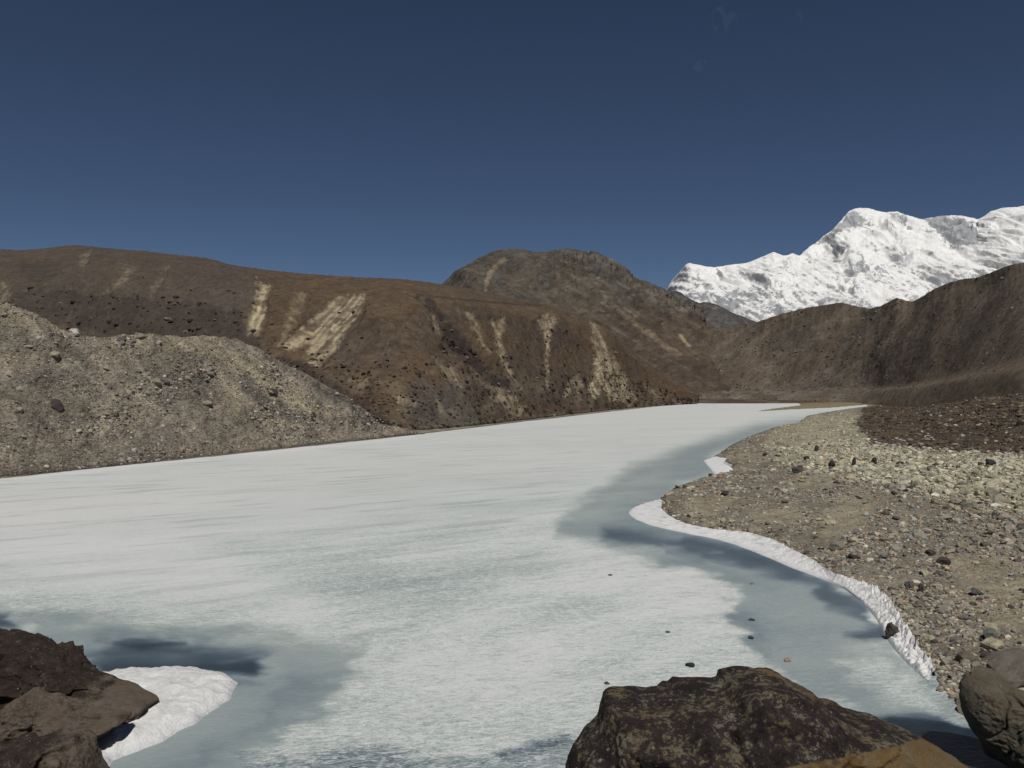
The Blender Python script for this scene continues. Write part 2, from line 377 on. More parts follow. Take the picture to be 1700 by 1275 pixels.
# ------------------------------------------------------------------ ground sheet
def ground():
    kx = np.concatenate([np.linspace(-3.2, -0.7, 60, endpoint=False), np.linspace(-0.7, 0.12, 120, endpoint=False),
                         np.linspace(0.12, 0.72, 470, endpoint=False), np.linspace(0.72, 0.9, 50, endpoint=False), np.linspace(0.9, 3.2, 60)])
    ys = np.concatenate([np.linspace(-45, 19, 70, endpoint=False), 15996/np.linspace(15996/19.0, 470, 60, endpoint=False),
                         15996/np.linspace(470, 17, 420, endpoint=False), np.geomspace(941, 30000, 40)])
    K, Yg = np.meshgrid(kx, ys)
    X = K*np.sqrt(Yg**2+64)
    # world coordinates, X widened a little near the viewer
    Z = terrain_h(X, Yg)
    P = np.stack([X, Yg, Z], -1)
    Yp = np.maximum(Yg, 6)
    px = CX+X/Yp*F; py = HOR-(Z-H)/Yp*F
    d = sdist(X, Yg, LAKE)
    base = np.array([0.205, 0.180, 0.140]); sand = np.array([0.275, 0.238, 0.172]); pale = np.array([0.34, 0.31, 0.215])
    brown = np.array([0.112, 0.082, 0.054]); dark = np.array([0.070, 0.056, 0.045]); wet = np.array([0.07, 0.062, 0.052])
    n = fbm(X/6, Yg/6, o=5, seed=31); n2 = fbm(X/22, Yg/22, o=4, seed=32)
    c = base*(1+0.22*n[..., None])
    s = sstep(n+0.5*n2, 0.12, 0.45)*(1-sstep(d, 14, 24)); c = lerp(c, sand, s[..., None])
    for k_, q_ in enumerate(SANDY): c = lerp(c, sand, (mask(px, py, q_, 7, 9, 18, 230+k_)*0.9)[..., None])
    mp = mask(px, py, PALE, 6, 10, 40, 33); c = lerp(c, pale*(1+0.2*n[..., None]), (mp*sstep(n, -0.9, 0.1)*0.85)[..., None])
    mb = mask(px, py, BROWN, 7, 13, 16, 34)*(X > 0)*(Yg > 18)*sstep(d, 2, 6)
    bc = lerp(brown, dark, sstep(fbm(X/10, Yg/16, o=4, seed=35), -0.2, 0.25)[..., None])
    rb = sstep(fbm(X/8, Yg/4, o=4, seed=36), 0.2, 0.45); bc = lerp(bc, np.array([0.105, 0.066, 0.036]), (rb*0.45)[..., None])
    c = lerp(c, bc, mb[..., None])
    # valley floor past the lake
    fl = sstep(Yg, 540, 640); c = lerp(c, lerp(np.array([0.085, 0.062, 0.043]), np.array([0.13, 0.115, 0.095]), sstep(fbm(X/40, Yg/60, o=4, seed=37), 0.0, 0.3)[..., None]), fl[..., None])
    sp = mask(px, py, [(1245, 684), (1330, 670), (1440, 664), (1465, 670), (1440, 676)], 1.5); c = lerp(c, np.array([0.24, 0.20, 0.11]), sp[..., None]*0.8)
    c = lerp(c, wet, ((1-sstep(d, 0.1, 0.9))*0.75)[..., None])
    o = grid_obj('ground', P, c, None, M['beach']); tag(o, kind='structure')
    return P
GP = ground()

# ------------------------------------------------------------------ lake ice sheet
def ice():
    pxs = np.linspace(-650, 1820, 620); s = np.concatenate([np.geomspace(17, 60, 70, endpoint=False), np.linspace(60, 830, 330)])
    PX, S = np.meshgrid(pxs, s); PY = S+HOR
    Y = H*F/S; X = (PX-CX)/F*Y
    P = np.stack([X, Y, 0*X], -1)
    d = sdist(X, Y, LAKE); keep = d < 2.5
    sc_ = np.clip((PY-645)/220, 0.25, 1.6)
    wx = PX+(fbm(X/6, Y/9, o=5, seed=41)*18+fbm(PX/70, PY/22, o=5, seed=43)*30)*sc_; wy = PY+(fbm(X/6, Y/9, o=5, seed=42)*7+fbm(PX/110, PY/22, o=5, seed=44)*16)*sc_
    clear = np.full(X.shape, 0.17); fleck = np.ones(X.shape)
    def paint(poly, val, soft, fl=None, add=False, amt=1.0):
        q = 0.35 if soft < 9 and val > 0.6 else 0.8
        m = sstep(-sdist(lerp(PX, wx, q), lerp(PY, wy, q), poly), -soft*1.6, soft*1.6)*amt
        nonlocal clear, fleck
        clear = clear+(val*m if add else (val-clear)*m)
        if fl is not None: fleck = fleck+(fl-fleck)*m
    # far white cover
    far = 1-sstep(PY-0.105*(850-PX), 790, 905)
    clear = clear-0.10*far; fleck = fleck*(1-0.75*far)
    # greener belt in mid lake, whiter tongues
    paint([(700, 760), (1150, 715), (1060, 780), (960, 850), (900, 900), (700, 1010), (420, 1000), (300, 930), (500, 850)], 0.05, 60, None, True)
    paint([(600, 990), (900, 960), (1150, 1010), (1220, 1080), (1000, 1130), (600, 1120), (520, 1050)], 0.05, 50, None, True)
    paint([(930, 905), (1080, 925), (1190, 960), (1180, 1040), (1050, 1010), (960, 960)], -0.14, 25, None, True)
    paint([(640, 1080), (900, 1080), (940, 1140), (700, 1150)], -0.10, 35, None, True)
    paint([(0, 860), (300, 880), (520, 1010), (200, 990), (0, 950)], 0.02, 30, 0.4)
    # bare channel along the right shore
    paint([(1330, 695), (1370, 690), (1330, 706), (1290, 714), (1220, 742), (1180, 758), (1216, 775), (1170, 797), (1120, 812), (1100, 835), (1150, 880), (1260, 905), (1400, 960), (1480, 1060), (1560, 1140), (1600, 1180), (1560, 1210), (1440, 1190), (1330, 1165), (1250, 1090),
           (1225, 1020), (1200, 960), (1110, 925), (1010, 905), (930, 890), (925, 870), (985, 820), (1060, 770), (1130, 745), (1180, 728), (1250, 705)], 0.46, 9, 0.15)
    paint([(1000, 812), (1060, 785), (1110, 775), (1090, 800), (1040, 830), (1020, 850), (960, 865)], 0.40, 12, 0.15)
    paint([(1000, 875), (1060, 880), (1140, 892), (1250, 915), (1330, 952), (1440, 1010), (1465, 1050), (1400, 1000), (1300, 955), (1200, 928), (1080, 912), (1000, 896)], 0.72, 7, 0.05)
    paint([(1140, 890), (1260, 918), (1350, 958), (1300, 950), (1200, 925), (1130, 903)], 0.80, 8, 0.0)
    paint([(1352, 965), (1400, 985), (1440, 1020), (1420, 1016), (1370, 1006), (1350, 985)], 0.76, 7, 0.0)
    paint([(1400, 1052), (1468, 1040), (1480, 1068), (1440, 1068)], 0.80, 7, 0.0)
    paint([(1020, 912), (1150, 928), (1240, 955), (1290, 985), (1200, 960), (1100, 940)], 0.50, 6, 0.1)
    paint([(1410, 1090), (1470, 1080), (1540, 1125), (1590, 1172), (1560, 1180), (1500, 1165), (1430, 1140)], 0.24, 14, 0.8)
    paint([(1230, 1015), (1260, 1022), (1290, 1060), (1250, 1080), (1225, 1060)], 0.56, 12, 0.1)
    paint([(1080, 905), (1180, 920), (1180, 935), (1090, 920)], 0.55, 4, 0.1)
    # bottom left bare ice
    paint([(-200, 1000), (60, 1012), (300, 1040), (470, 1050), (610, 1070), (590, 1120), (520, 1190), (430, 1250), (350, 1330), (100, 1330), (-200, 1200)], 0.44, 14, 0.08)
    paint([(130, 1080), (240, 1058), (340, 1068), (430, 1085), (425, 1115), (385, 1125), (310, 1108), (190, 1112)], 0.76, 13, 0.0)
    paint([(150, 1098), (300, 1100), (420, 1095), (420, 1118), (330, 1108), (180, 1112)], 0.90, 7, 0.0)
    paint([(190, 1068), (280, 1058), (320, 1064), (230, 1078)], 0.88, 6, 0.0)
    paint([(-200, 1010), (10, 1018), (20, 1042), (-200, 1060)], 0.78, 8, 0.0)
    paint([(25, 1035), (45, 1025), (62, 1040), (45, 1052)], 0.24, 5, 0.1)
    paint([(480, 1110), (560, 1125), (470, 1180), (380, 1230), (330, 1290), (250, 1290), (420, 1190)], 0.53, 16, 0.05)
    paint([(390, 1262), (600, 1240), (780, 1252), (950, 1222), (1000, 1240), (980, 1300), (380, 1300)], 0.52, 11, 1.0)
    paint([(820, 1250), (950, 1224), (950, 1236), (830, 1262)], 0.72, 5, 0.6)
    # open melt water by the two boulders
    paint([(1470, 1186), (1560, 1190), (1640, 1215), (1850, 1290), (1850, 1470), (1560, 1470), (1400, 1200)], 0.97, 5, 0.0)
    ed = sstep(d, -1.2, -0.1)*(X > 8)*(Y < 70); clear = lerp(clear, 0.6, ed*0.6)
    wl = (1-sstep(np.abs(PY-(795-0.1058*PX)-3), 0.5, 3.0))*(PX < 690); clear = clear-0.25*wl
    far_a = 1-sstep(PY-0.105*(850-PX), 740, 900)
    lens = sstep(PY, 690, 740)*(1-0.55*sstep(PY, 900, 1000))*(1-0.5*sstep(PX, 760, 1150))*(1-sstep(clear, 0.25, 0.4))
    o = grid_obj('frozen_lake', P, None, {'clear': clear, 'fleck': np.clip(fleck, 0, 1), 'far': far_a, 'lens': lens}, M['ice'], keep)
    tag(o, kind='structure')
ice()

# ------------------------------------------------------------------ hills
SURF = {}
def hill(name, xs, rows, counts, rough, colour, mat, foot_keep=True, back=(0.9, 0.7), attrs=None, crest_fade=6):
    """rows are world rows from foot to crest; a back slope is added; rough(P,v,PX,PY)->displacement along the normal"""
    P = loft(rows, counts)
    nf = P.shape[0]
    crest = P[-1]
    nb = 26; tt = np.linspace(0, 1, nb+1)[1:]
    hgt = np.maximum(crest[:, 2], 2)
    B = np.stack([crest+np.stack([crest[:, 0]*back[1]*0.0+0*crest[:, 0], hgt*2.2*q, -(hgt+3)*(q**1.25)], -1) for q in tt])
    B[..., 0] = B[..., 0]*(B[..., 1]/crest[:, 1])
    P = np.concatenate([P, B])
    PX, PY = proj(P)
    v = np.concatenate([np.linspace(0, 1, nf), 1+tt])[:, None]+0*PX
    N = normals(P)
    D = rough(P, v, PX, PY)
    P = P+N*D[..., None]
    PX, PY = proj(P)
    c = colour(P, v, PX, PY) if colour else None
    at = attrs(P, v, PX, PY) if attrs else None
    o = grid_obj(name, P, c, at, mat); tag(o, kind='structure')
    SURF[name] = (P[:nf], N[:nf], PX[:nf], PY[:nf])
    return o

# A: grey rubble moraine on the left
def build_moraine():
    xs = np.linspace(-420, 705, 720)
    fy = 795-0.1058*xs
    Y0 = H*F/(fy-HOR)
    (cy,) = row([(-420, 380), (-200, 425), (-60, 470), (0, 500), (30, 505), (60, 522), (100, 545), (125, 555), (160, 560), (200, 557), (250, 554), (330, 556), (375, 560), (400, 566), (425, 578), (445, 592), (500, 618), (560, 652), (600, 676), (650, 702), (690, 719), (705, 722.5)], xs, 5)
    cys = np.minimum(smooth1(cy, 20), fy-0.7); Yc = crestY(cys, Y0, 1.45)
    cy = np.minimum(cy+pn(xs/9, xs*0, seed=51)*1.6, fy-0.7)
    foot = at_z(xs, fy+4, -0.35)
    foot = at_Y(xs, HOR+(H+0.5)*F/Y0, Y0)
    m1y = lerp(fy, cys, 0.45); Ym = crestY(m1y, Y0, 1.55)
    crest = at_Y(xs, cy, Yc)
    def rough(P, v, PX, PY):
        X, Y, Z = P[..., 0], P[..., 1], P[..., 2]
        e = sstep(v, 0.0, 0.10)*(1-0.75*sstep(v, 0.9, 1.0))*sstep(Z+0*v, 0, 3)
        r = fbm(X/16, Y/16+Z/10, o=5, seed=52)*2.2
        # ribs running down the slope
        rib = ridged((X*0.8+Y*0.35)/17, Z/60, o=4, seed=53)-0.6
        r = r+rib*2.6
        r = r+fbm(X/2.5, Y/2.5, Z/2.5, o=4, seed=54)*0.55*sstep(v, 0.02, 0.1)
        return r*e+fbm(X/1.2, Z/1.2, o=3, seed=55)*0.18
    def colour(P, v, PX, PY):
        X, Y, Z = P[..., 0], P[..., 1], P[..., 2]
        a = np.array([0.20, 0.172, 0.135]); b = np.array([0.25, 0.212, 0.16]); dk = np.array([0.135, 0.125, 0.108])
        n = fbm(X/14, Z/9, o=5, seed=56)
        c = lerp(a, b, sstep(n, -0.2, 0.35)[..., None]); c = lerp(c, dk, (sstep(fbm(X/8, Z/8, o=5, seed=57), 0.12, 0.4)*0.55)[..., None])
        tan = np.array([0.30, 0.255, 0.175])
        for poly, am in (([(385, 598), (410, 603), (470, 640), (560, 690), (520, 690), (450, 650), (400, 622)], 0.85), ([(200, 555), (330, 558), (440, 600), (420, 610), (300, 585), (205, 575)], 0.45),
                         ([(0, 500), (60, 522), (125, 552), (95, 560), (40, 545), (0, 540)], 0.5), ([(166, 585), (172, 585), (173, 615), (185, 635), (155, 640), (168, 612)], 0.4), ([(350, 620), (390, 625), (440, 690), (520, 712), (400, 700)], 0.35)):
            c = lerp(c, tan, (mask(PX, PY, poly, 4, 6, 14, 58)*am)[..., None])
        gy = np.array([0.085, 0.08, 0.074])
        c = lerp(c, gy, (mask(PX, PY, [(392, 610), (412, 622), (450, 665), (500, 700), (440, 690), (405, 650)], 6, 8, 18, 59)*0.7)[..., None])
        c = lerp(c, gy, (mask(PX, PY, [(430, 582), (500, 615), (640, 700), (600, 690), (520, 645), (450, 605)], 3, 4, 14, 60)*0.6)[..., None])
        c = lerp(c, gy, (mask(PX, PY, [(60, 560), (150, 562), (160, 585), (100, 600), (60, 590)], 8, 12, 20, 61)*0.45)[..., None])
        st = ridged((X*0.7+Y*0.3+Z*0.75)/3.5, Z/30, o=4, seed=62); c = c*(0.84+0.34*sstep(st, 0.35, 0.85))[..., None]
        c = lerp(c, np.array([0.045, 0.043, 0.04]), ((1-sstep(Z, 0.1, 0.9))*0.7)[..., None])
        return c
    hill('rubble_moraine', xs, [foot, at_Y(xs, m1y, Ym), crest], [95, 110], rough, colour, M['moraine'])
build_moraine()

SCREE = [
    ([(425, 462), (436, 470), (452, 474), (444, 500), (440, 535), (430, 558), (407, 556), (410, 530), (421, 505), (428, 480)], 0.95),
    ([(560, 493), (608, 489), (602, 512), (578, 545), (560, 578), (528, 611), (500, 598), (512, 575), (480, 583), (470, 572), (515, 530), (545, 500)], 0.85),
    ([(770, 517), (782, 520), (798, 550), (806, 576), (812, 584), (800, 572), (783, 548)], 0.7),
    ([(812, 530), (838, 527), (838, 545), (831, 560), (836, 592), (850, 620), (872, 652), (866, 650), (842, 622), (826, 592), (822, 560)], 0.7),
    ([(893, 532), (903, 520), (921, 521), (926, 530), (917, 545), (913, 575), (910, 600), (910, 640), (915, 655), (907, 648), (907, 610), (905, 575), (902, 550)], 0.9),
    ([(978, 534), (990, 540), (1005, 565), (1020, 592), (1038, 622), (1056, 660), (1046, 672), (1030, 662), (1016, 668), (1000, 650), (985, 662), (975, 645), (984, 620), (986, 590), (983, 560)], 0.95),
    ([(950, 625), (962, 622), (968, 650), (958, 655)], 0.6), ([(940, 640), (950, 630), (948, 655), (936, 660)], 0.6),
    ([(490, 485), (510, 488), (500, 520), (478, 560), (462, 575), (468, 548)], 0.4),
    ([(714, 520), (728, 530), (734, 560), (722, 550)], 0.55), ([(740, 560), (765, 572), (790, 588), (770, 585), (748, 570)], 0.6),
    ([(715, 590), (755, 610), (775, 640), (760, 645), (735, 620)], 0.45), ([(770, 600), (800, 615), (860, 660), (885, 690), (850, 690), (800, 640)], 0.55),
    ([(575, 620), (610, 618), (620, 640), (600, 645), (580, 640)], 0.35), ([(650, 655), (690, 665), (700, 675), (660, 672)], 0.5),
    ([(720, 655), (735, 670), (738, 690), (728, 685)], 0.5), ([(1065, 635), (1085, 645), (1110, 660), (1090, 662)], 0.55), ([(800, 655), (830, 650), (850, 658), (815, 664)], 0.5),
    ([(0, 465), (15, 470), (20, 500), (0, 512)], 0.35), ([(130, 425), (150, 415), (145, 440), (130, 452)], 0.3), ([(170, 490), (210, 470), (230, 440), (205, 445), (185, 475)], 0.25), ([(255, 470), (278, 440), (270, 470), (240, 515)], 0.25)]
SHRUBBY = [([(690, 494), (720, 500), (742, 530), (770, 560), (800, 600), (845, 645), (830, 650), (790, 620), (765, 590), (735, 578), (742, 555), (722, 520)], 0.85),
           ([(740, 565), (770, 575), (775, 590), (740, 580)], 0.7), ([(765, 590), (790, 600), (800, 618), (770, 605)], 0.8),
           ([(0, 500), (60, 480), (200, 490), (330, 500), (400, 520), (440, 590), (520, 640), (650, 700), (600, 700), (400, 590), (200, 560), (0, 520)], 0.55),
           ([(30, 440), (80, 430), (110, 460), (60, 480)], 0.3), ([(455, 590), (500, 600), (600, 660), (660, 700), (600, 690), (520, 640)], 0.6)]
def build_ridge():
    xs = np.linspace(-420, 1160, 1000)
    py0, = row([(690, 721), (780, 710.5), (870, 699.5), (980, 687), (1080, 675.5), (1160, 668.5)], xs, 3)
    Yr = H*F/(py0-HOR)
    Yl, = row([(-420, 330), (0, 262), (300, 238), (500, 226), (640, 213), (690, 209.5)], xs, 3)
    Y0 = np.where(xs < 690, Yl, Yr); Y0 = smooth1(Y0, 40)
    by, = row([(-420, 500), (0, 475), (120, 455), (250, 455), (345, 462), (400, 470), (500, 480), (620, 491), (700, 497), (780, 505), (850, 512), (920, 521), (960, 529), (985, 540), (1040, 583), (1090, 618), (1130, 645), (1160, 660)], xs, 10)
    cy, = row([(-420, 440), (-150, 425), (0, 413), (25, 416), (80, 411), (125, 406), (180, 412), (250, 418), (300, 424), (345, 428), (385, 441), (430, 446), (500, 453), (600, 460), (680, 465), (735, 472), (790, 480), (850, 494), (910, 508), (960, 522), (990, 537), (1040, 577), (1090, 612), (1130, 639), (1160, 655)], xs, 5)
    cys = smooth1(cy, 12); by = smooth1(np.maximum(by, cys+2.0), 10)
    Yb = crestY(by, Y0, 1.5)
    dzc = (by-cys)
    Yc = Yb*(1+0.004*dzc+0.10*sstep(dzc, 2, 20)); Yc = smooth1(Yc, 10); cy = np.minimum(cy+pn(xs/7, xs*0, seed=71)*0.9, by-1)
    my = lerp(HOR+(H)*F/Y0, by, 0.5); Ym = crestY(my, Y0, 1.65)
    foot = at_Y(xs, HOR+(H+0.6)*F/Y0, Y0)
    q = lerp(HOR+(H)*F/Y0, by, 0.85); Yq = crestY(q, Y0, 1.45)
    def rough(P, v, PX, PY):
        X, Y, Z = P[..., 0], P[..., 1], P[..., 2]
        e = sstep(v, 0, 0.15)*(1-0.9*sstep(v, 0.88, 1.0))
        a = X*0.85+Y*0.35
        r = fbm(a/45, Z/90, o=3, seed=72)*3.6+(ridged(a/30+Z/50, Z/90, o=3, seed=73, gain=0.4)-0.62)*1.5
        r = r+fbm(X/7, Y/7, Z/7, o=4, seed=74)*0.9
        lft = 1-sstep(PX, 350, 520); r = r+lft*fbm(a/16-Z/14, Z/22, Y/30, o=5, seed=79)*2.6
        for poly, am in SCREE: r = r-mask(PX, PY, poly, 5)*1.0
        r = r-mask(PX, PY, SHRUBBY[0][0], 12)*2.2
        return r*e+fbm(X/2.2, Y/2.2, Z/2.2, o=3, seed=75)*0.30*sstep(v, 0, 0.05)*(1-0.6*sstep(v, 0.9, 1))
    def colour(P, v, PX, PY):
        X, Y, Z = P[..., 0], P[..., 1], P[..., 2]
        a = np.array([0.090, 0.062, 0.040]); b = np.array([0.075, 0.056, 0.042]); o_ = np.array([0.098, 0.070, 0.046])
        n = fbm(X/30, Z/22, o=5, seed=76)
        c = lerp(a, b, sstep(n, -0.25, 0.3)[..., None])
        c = lerp(c, o_, (sstep(v, 0.62, 0.85)*sstep(PX, 380, 560)*0.6)[..., None])
        c = c*(1+0.35*fbm(X/3, Y/3, Z/3, o=4, seed=83))[..., None]
        low = 1-sstep(v, 0.15, 0.5)
        c = lerp(c, np.array([0.12, 0.098, 0.066]), (low*sstep(fbm(X/9, Z/9, o=5, seed=77), 0.05, 0.4)*0.7)[..., None])
        c = lerp(c, np.array([0.075, 0.063, 0.052]), ((1-sstep(PX, 380, 480))*0.6)[..., None])
        tan = np.array([0.34, 0.28, 0.185])
        lean_ = np.interp(PX, [380, 450, 520, 620, 760, 900, 1000, 1150], [0.25, 0.35, 0.9, 0.9, -0.5, 0.0, -0.35, -0.6]); st = ridged((X*0.85+Y*0.35-lean_*Z)/2.6, Z/26, o=4, seed=80)
        fine = fbm(X/1.6, Y/1.6, Z/1.8, o=4, seed=82)
        c = lerp(c, np.array([0.12, 0.095, 0.065]), (sstep(st, 0.72, 0.95)*0.5*(1-sstep(v, .6, .8)))[..., None])
        for k, (poly, am) in enumerate(SCREE):
            m = mask(PX, PY, poly, 6.0, 5.0, 6, 78+k); hole = sstep(fbm(X/4.5, Z/3.0, o=4, seed=81)+fine*0.7, -0.40, 0.15)
            c = lerp(c, tan*(0.66+0.5*sstep(st, 0.35, 0.85)[..., None]), (m*am*(0.3+0.7*hole)*(0.65+0.35*sstep(st+fine*0.3, 0.35, 0.75))*sstep(m+fine*0.7+(st-0.6)*0.6, 0.05, 0.75))[..., None])
        for k, (poly, am) in enumerate(SHRUBBY):
            m = mask(PX, PY, poly, 5, 10, 16, 120+k); c = lerp(c, np.array([0.037, 0.029, 0.027]), (m*am)[..., None])
        m = mask(PX, PY, [(690, 640), (765, 640), (795, 700), (700, 712), (680, 690)], 14, 18, 26, 130); c = lerp(c, np.array([0.072, 0.070, 0.066]), (m*0.45)[..., None])
        m = (1-sstep(np.abs(PY-np.interp(PX, [690, 760, 870, 990, 1060], [489, 497, 506, 512, 535])), 0.6, 2.5))*(PX > 690)*(PX < 900); c = lerp(c, np.array([0.045, 0.033, 0.026]), (m*0.6)[..., None])
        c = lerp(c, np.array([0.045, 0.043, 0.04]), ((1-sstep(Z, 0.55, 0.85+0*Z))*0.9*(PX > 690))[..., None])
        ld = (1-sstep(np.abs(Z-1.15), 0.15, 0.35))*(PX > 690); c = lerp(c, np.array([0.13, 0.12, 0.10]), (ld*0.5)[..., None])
        return c
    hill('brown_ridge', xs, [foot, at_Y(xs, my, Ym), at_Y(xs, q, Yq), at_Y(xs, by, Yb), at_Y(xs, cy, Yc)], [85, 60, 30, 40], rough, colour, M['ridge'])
build_ridge()

def build_mountain():
    xs = np.linspace(560, 1330, 560)
    cy, = row([(560, 640), (640, 560), (700, 505), (733, 471), (760, 448), (790, 428), (812, 418), (835, 414), (860, 413), (880, 417), (892, 420), (905, 419), (920, 415), (945, 413), (965, 417), (985, 417), (1005, 428), (1012, 436), (1035, 450), (1055, 463), (1090, 482), (1120, 497), (1150, 516), (1185, 545), (1220, 575), (1270, 612), (1330, 650)], xs, 2)
    cy = cy+(pn(xs/7, xs*0, seed=90)*2.6+pn(xs/3.1, xs*0, seed=91)*1.6)*sstep(xs, 880, 960)
    Yc, = row([(560, 1150), (735, 1250), (860, 1300), (950, 1360), (1050, 1300), (1190, 1120), (1330, 1000)], xs, 10)
    cys = smooth1(cy, 22)
    Yf, = row([(560, 640), (800, 680), (1000, 760), (1130, 800), (1200, 860), (1330, 900)], xs, 10)
    foot = np.stack([(xs-CX)/F*Yf, Yf, 0*xs+1.0], -1)
    fy = HOR-(1.0-H)/Yf*F
    m = at_Y(xs, lerp(fy, cys, 0.5), lerp(Yf, Yc, 0.5)); m2 = at_Y(xs, lerp(fy, cys, 0.82), lerp(Yf, Yc, 0.78))
    crest = at_Y(xs, cy, Yc)
    def rough(P, v, PX, PY):
        X, Y, Z = P[..., 0], P[..., 1], P[..., 2]
        e = sstep(v, 0, 0.15)*(1-0.85*sstep(v, 0.88, 1.0))
        # spurs run down towards lower right
        a = X*0.75+Z*0.85
        r = (ridged(a/95, Z/260, o=3, seed=92, gain=0.4)-0.6)*24+fbm(X/50, Y/50, Z/50, o=4, seed=93)*8
        rk = sstep(PX, 850, 960); r = r+rk*(ridged(X/45+Z/90, Z/60, Y/80, o=5, seed=94, gain=0.6)-0.55)*24*(0.5+sstep(v, 0.5, 0.8))
        return r*e+fbm(X/9, Y/9, Z/9, o=3, seed=95)*1.6*(1-0.6*sstep(v, .9, 1))
    def colour(P, v, PX, PY):
        X, Y, Z = P[..., 0], P[..., 1], P[..., 2]
        a = np.array([0.092, 0.076, 0.057]); b = np.array([0.077, 0.068, 0.057]); rk = np.array([0.135, 0.125, 0.108]); br = np.array([0.085, 0.06, 0.042])
        n = fbm(X/60, Z/60, o=5, seed=96)
        c = lerp(a, b, sstep(n, -0.3, 0.3)[..., None])
        c = lerp(c, br, ((1-sstep(Z, 90, 150))*0.7)[..., None])
        st = ridged((X*0.75+Z*0.85)/22, Z/140, o=5, seed=97)
        c = lerp(c, rk, (sstep(st, 0.74, 0.92)*0.6*sstep(PX, 830, 900))[..., None])
        c = lerp(c, rk*1.1, (sstep(fbm(X/16, Z/16, Y/30, o=5, seed=98), 0.12, 0.5)*sstep(PX, 880, 960)*sstep(v, 0.55, 0.8)*0.75)[..., None])
        tan = np.array([0.26, 0.21, 0.14])
        for poly, am in (([(838, 425), (842, 432), (820, 450), (812, 465), (808, 485), (803, 485), (804, 466), (812, 448)], 0.5), ([(1128, 552), (1133, 555), (1138, 568), (1148, 577), (1140, 576), (1130, 563)], 0.85),
                         ([(1000, 490), (1040, 520), (1100, 565), (1135, 590), (1120, 590), (1080, 562), (1030, 522)], 0.35), ([(1036, 510), (1060, 525), (1055, 527)], 0.6)):
            c = lerp(c, tan, (mask(PX, PY, poly, 1.8, 3, 8, 99)*am)[..., None])
        return c
    hill('rocky_mountain', xs, [foot, m, m2, crest], [70, 60, 50], rough, colour, M['mountain'])
    # farther dark hill at the foot of the snow peak
    xs = np.linspace(1000, 1420, 260)
    cy, = row([(1000, 445), (1060, 462), (1100, 478), (1112, 484), (1125, 483), (1140, 492), (1160, 503), (1175, 501), (1200, 510), (1225, 522), (1255, 532), (1300, 545), (1420, 575)], xs, 2)
    cy = cy+pn(xs/5, xs*0, seed=101)*1.3
    Yc = 2500+0*xs; Yf = 1800+0*xs; foot = np.stack([(xs-CX)/F*Yf, Yf, 0*xs+2.0], -1); fy = HOR-(2.0-H)/Yf*F
    def rough2(P, v, PX, PY):
        X, Y, Z = P[..., 0], P[..., 1], P[..., 2]
        e = sstep(v, 0, 0.15)*(1-0.85*sstep(v, 0.9, 1.0))
        return ((ridged((X+Z)/130, Z/300, o=5, seed=102)-0.6)*55+fbm(X/50, Y/50, Z/50, o=4, seed=103)*12)*e
    def col2(P, v, PX, PY):
        n = fbm(P[..., 0]/60, P[..., 2]/60, o=5, seed=104)
        c = lerp(np.array([0.072, 0.066, 0.062]), np.array([0.10, 0.092, 0.085]), sstep(n, -0.1, 0.3)[..., None])
        return lerp(c, np.array([0.2, 0.195, 0.19]), (sstep(fbm(P[..., 0]/20, P[..., 2]/30, o=4, seed=105), 0.2, 0.5)*0.35)[..., None])
    hill('distant_hill', xs, [foot, at_Y(xs, lerp(fy, smooth1(cy, 15), 0.5), lerp(Yf, Yc, 0.5)), at_Y(xs, cy, Yc)], [40, 40], rough2, col2, M['mountain'])
build_mountain()

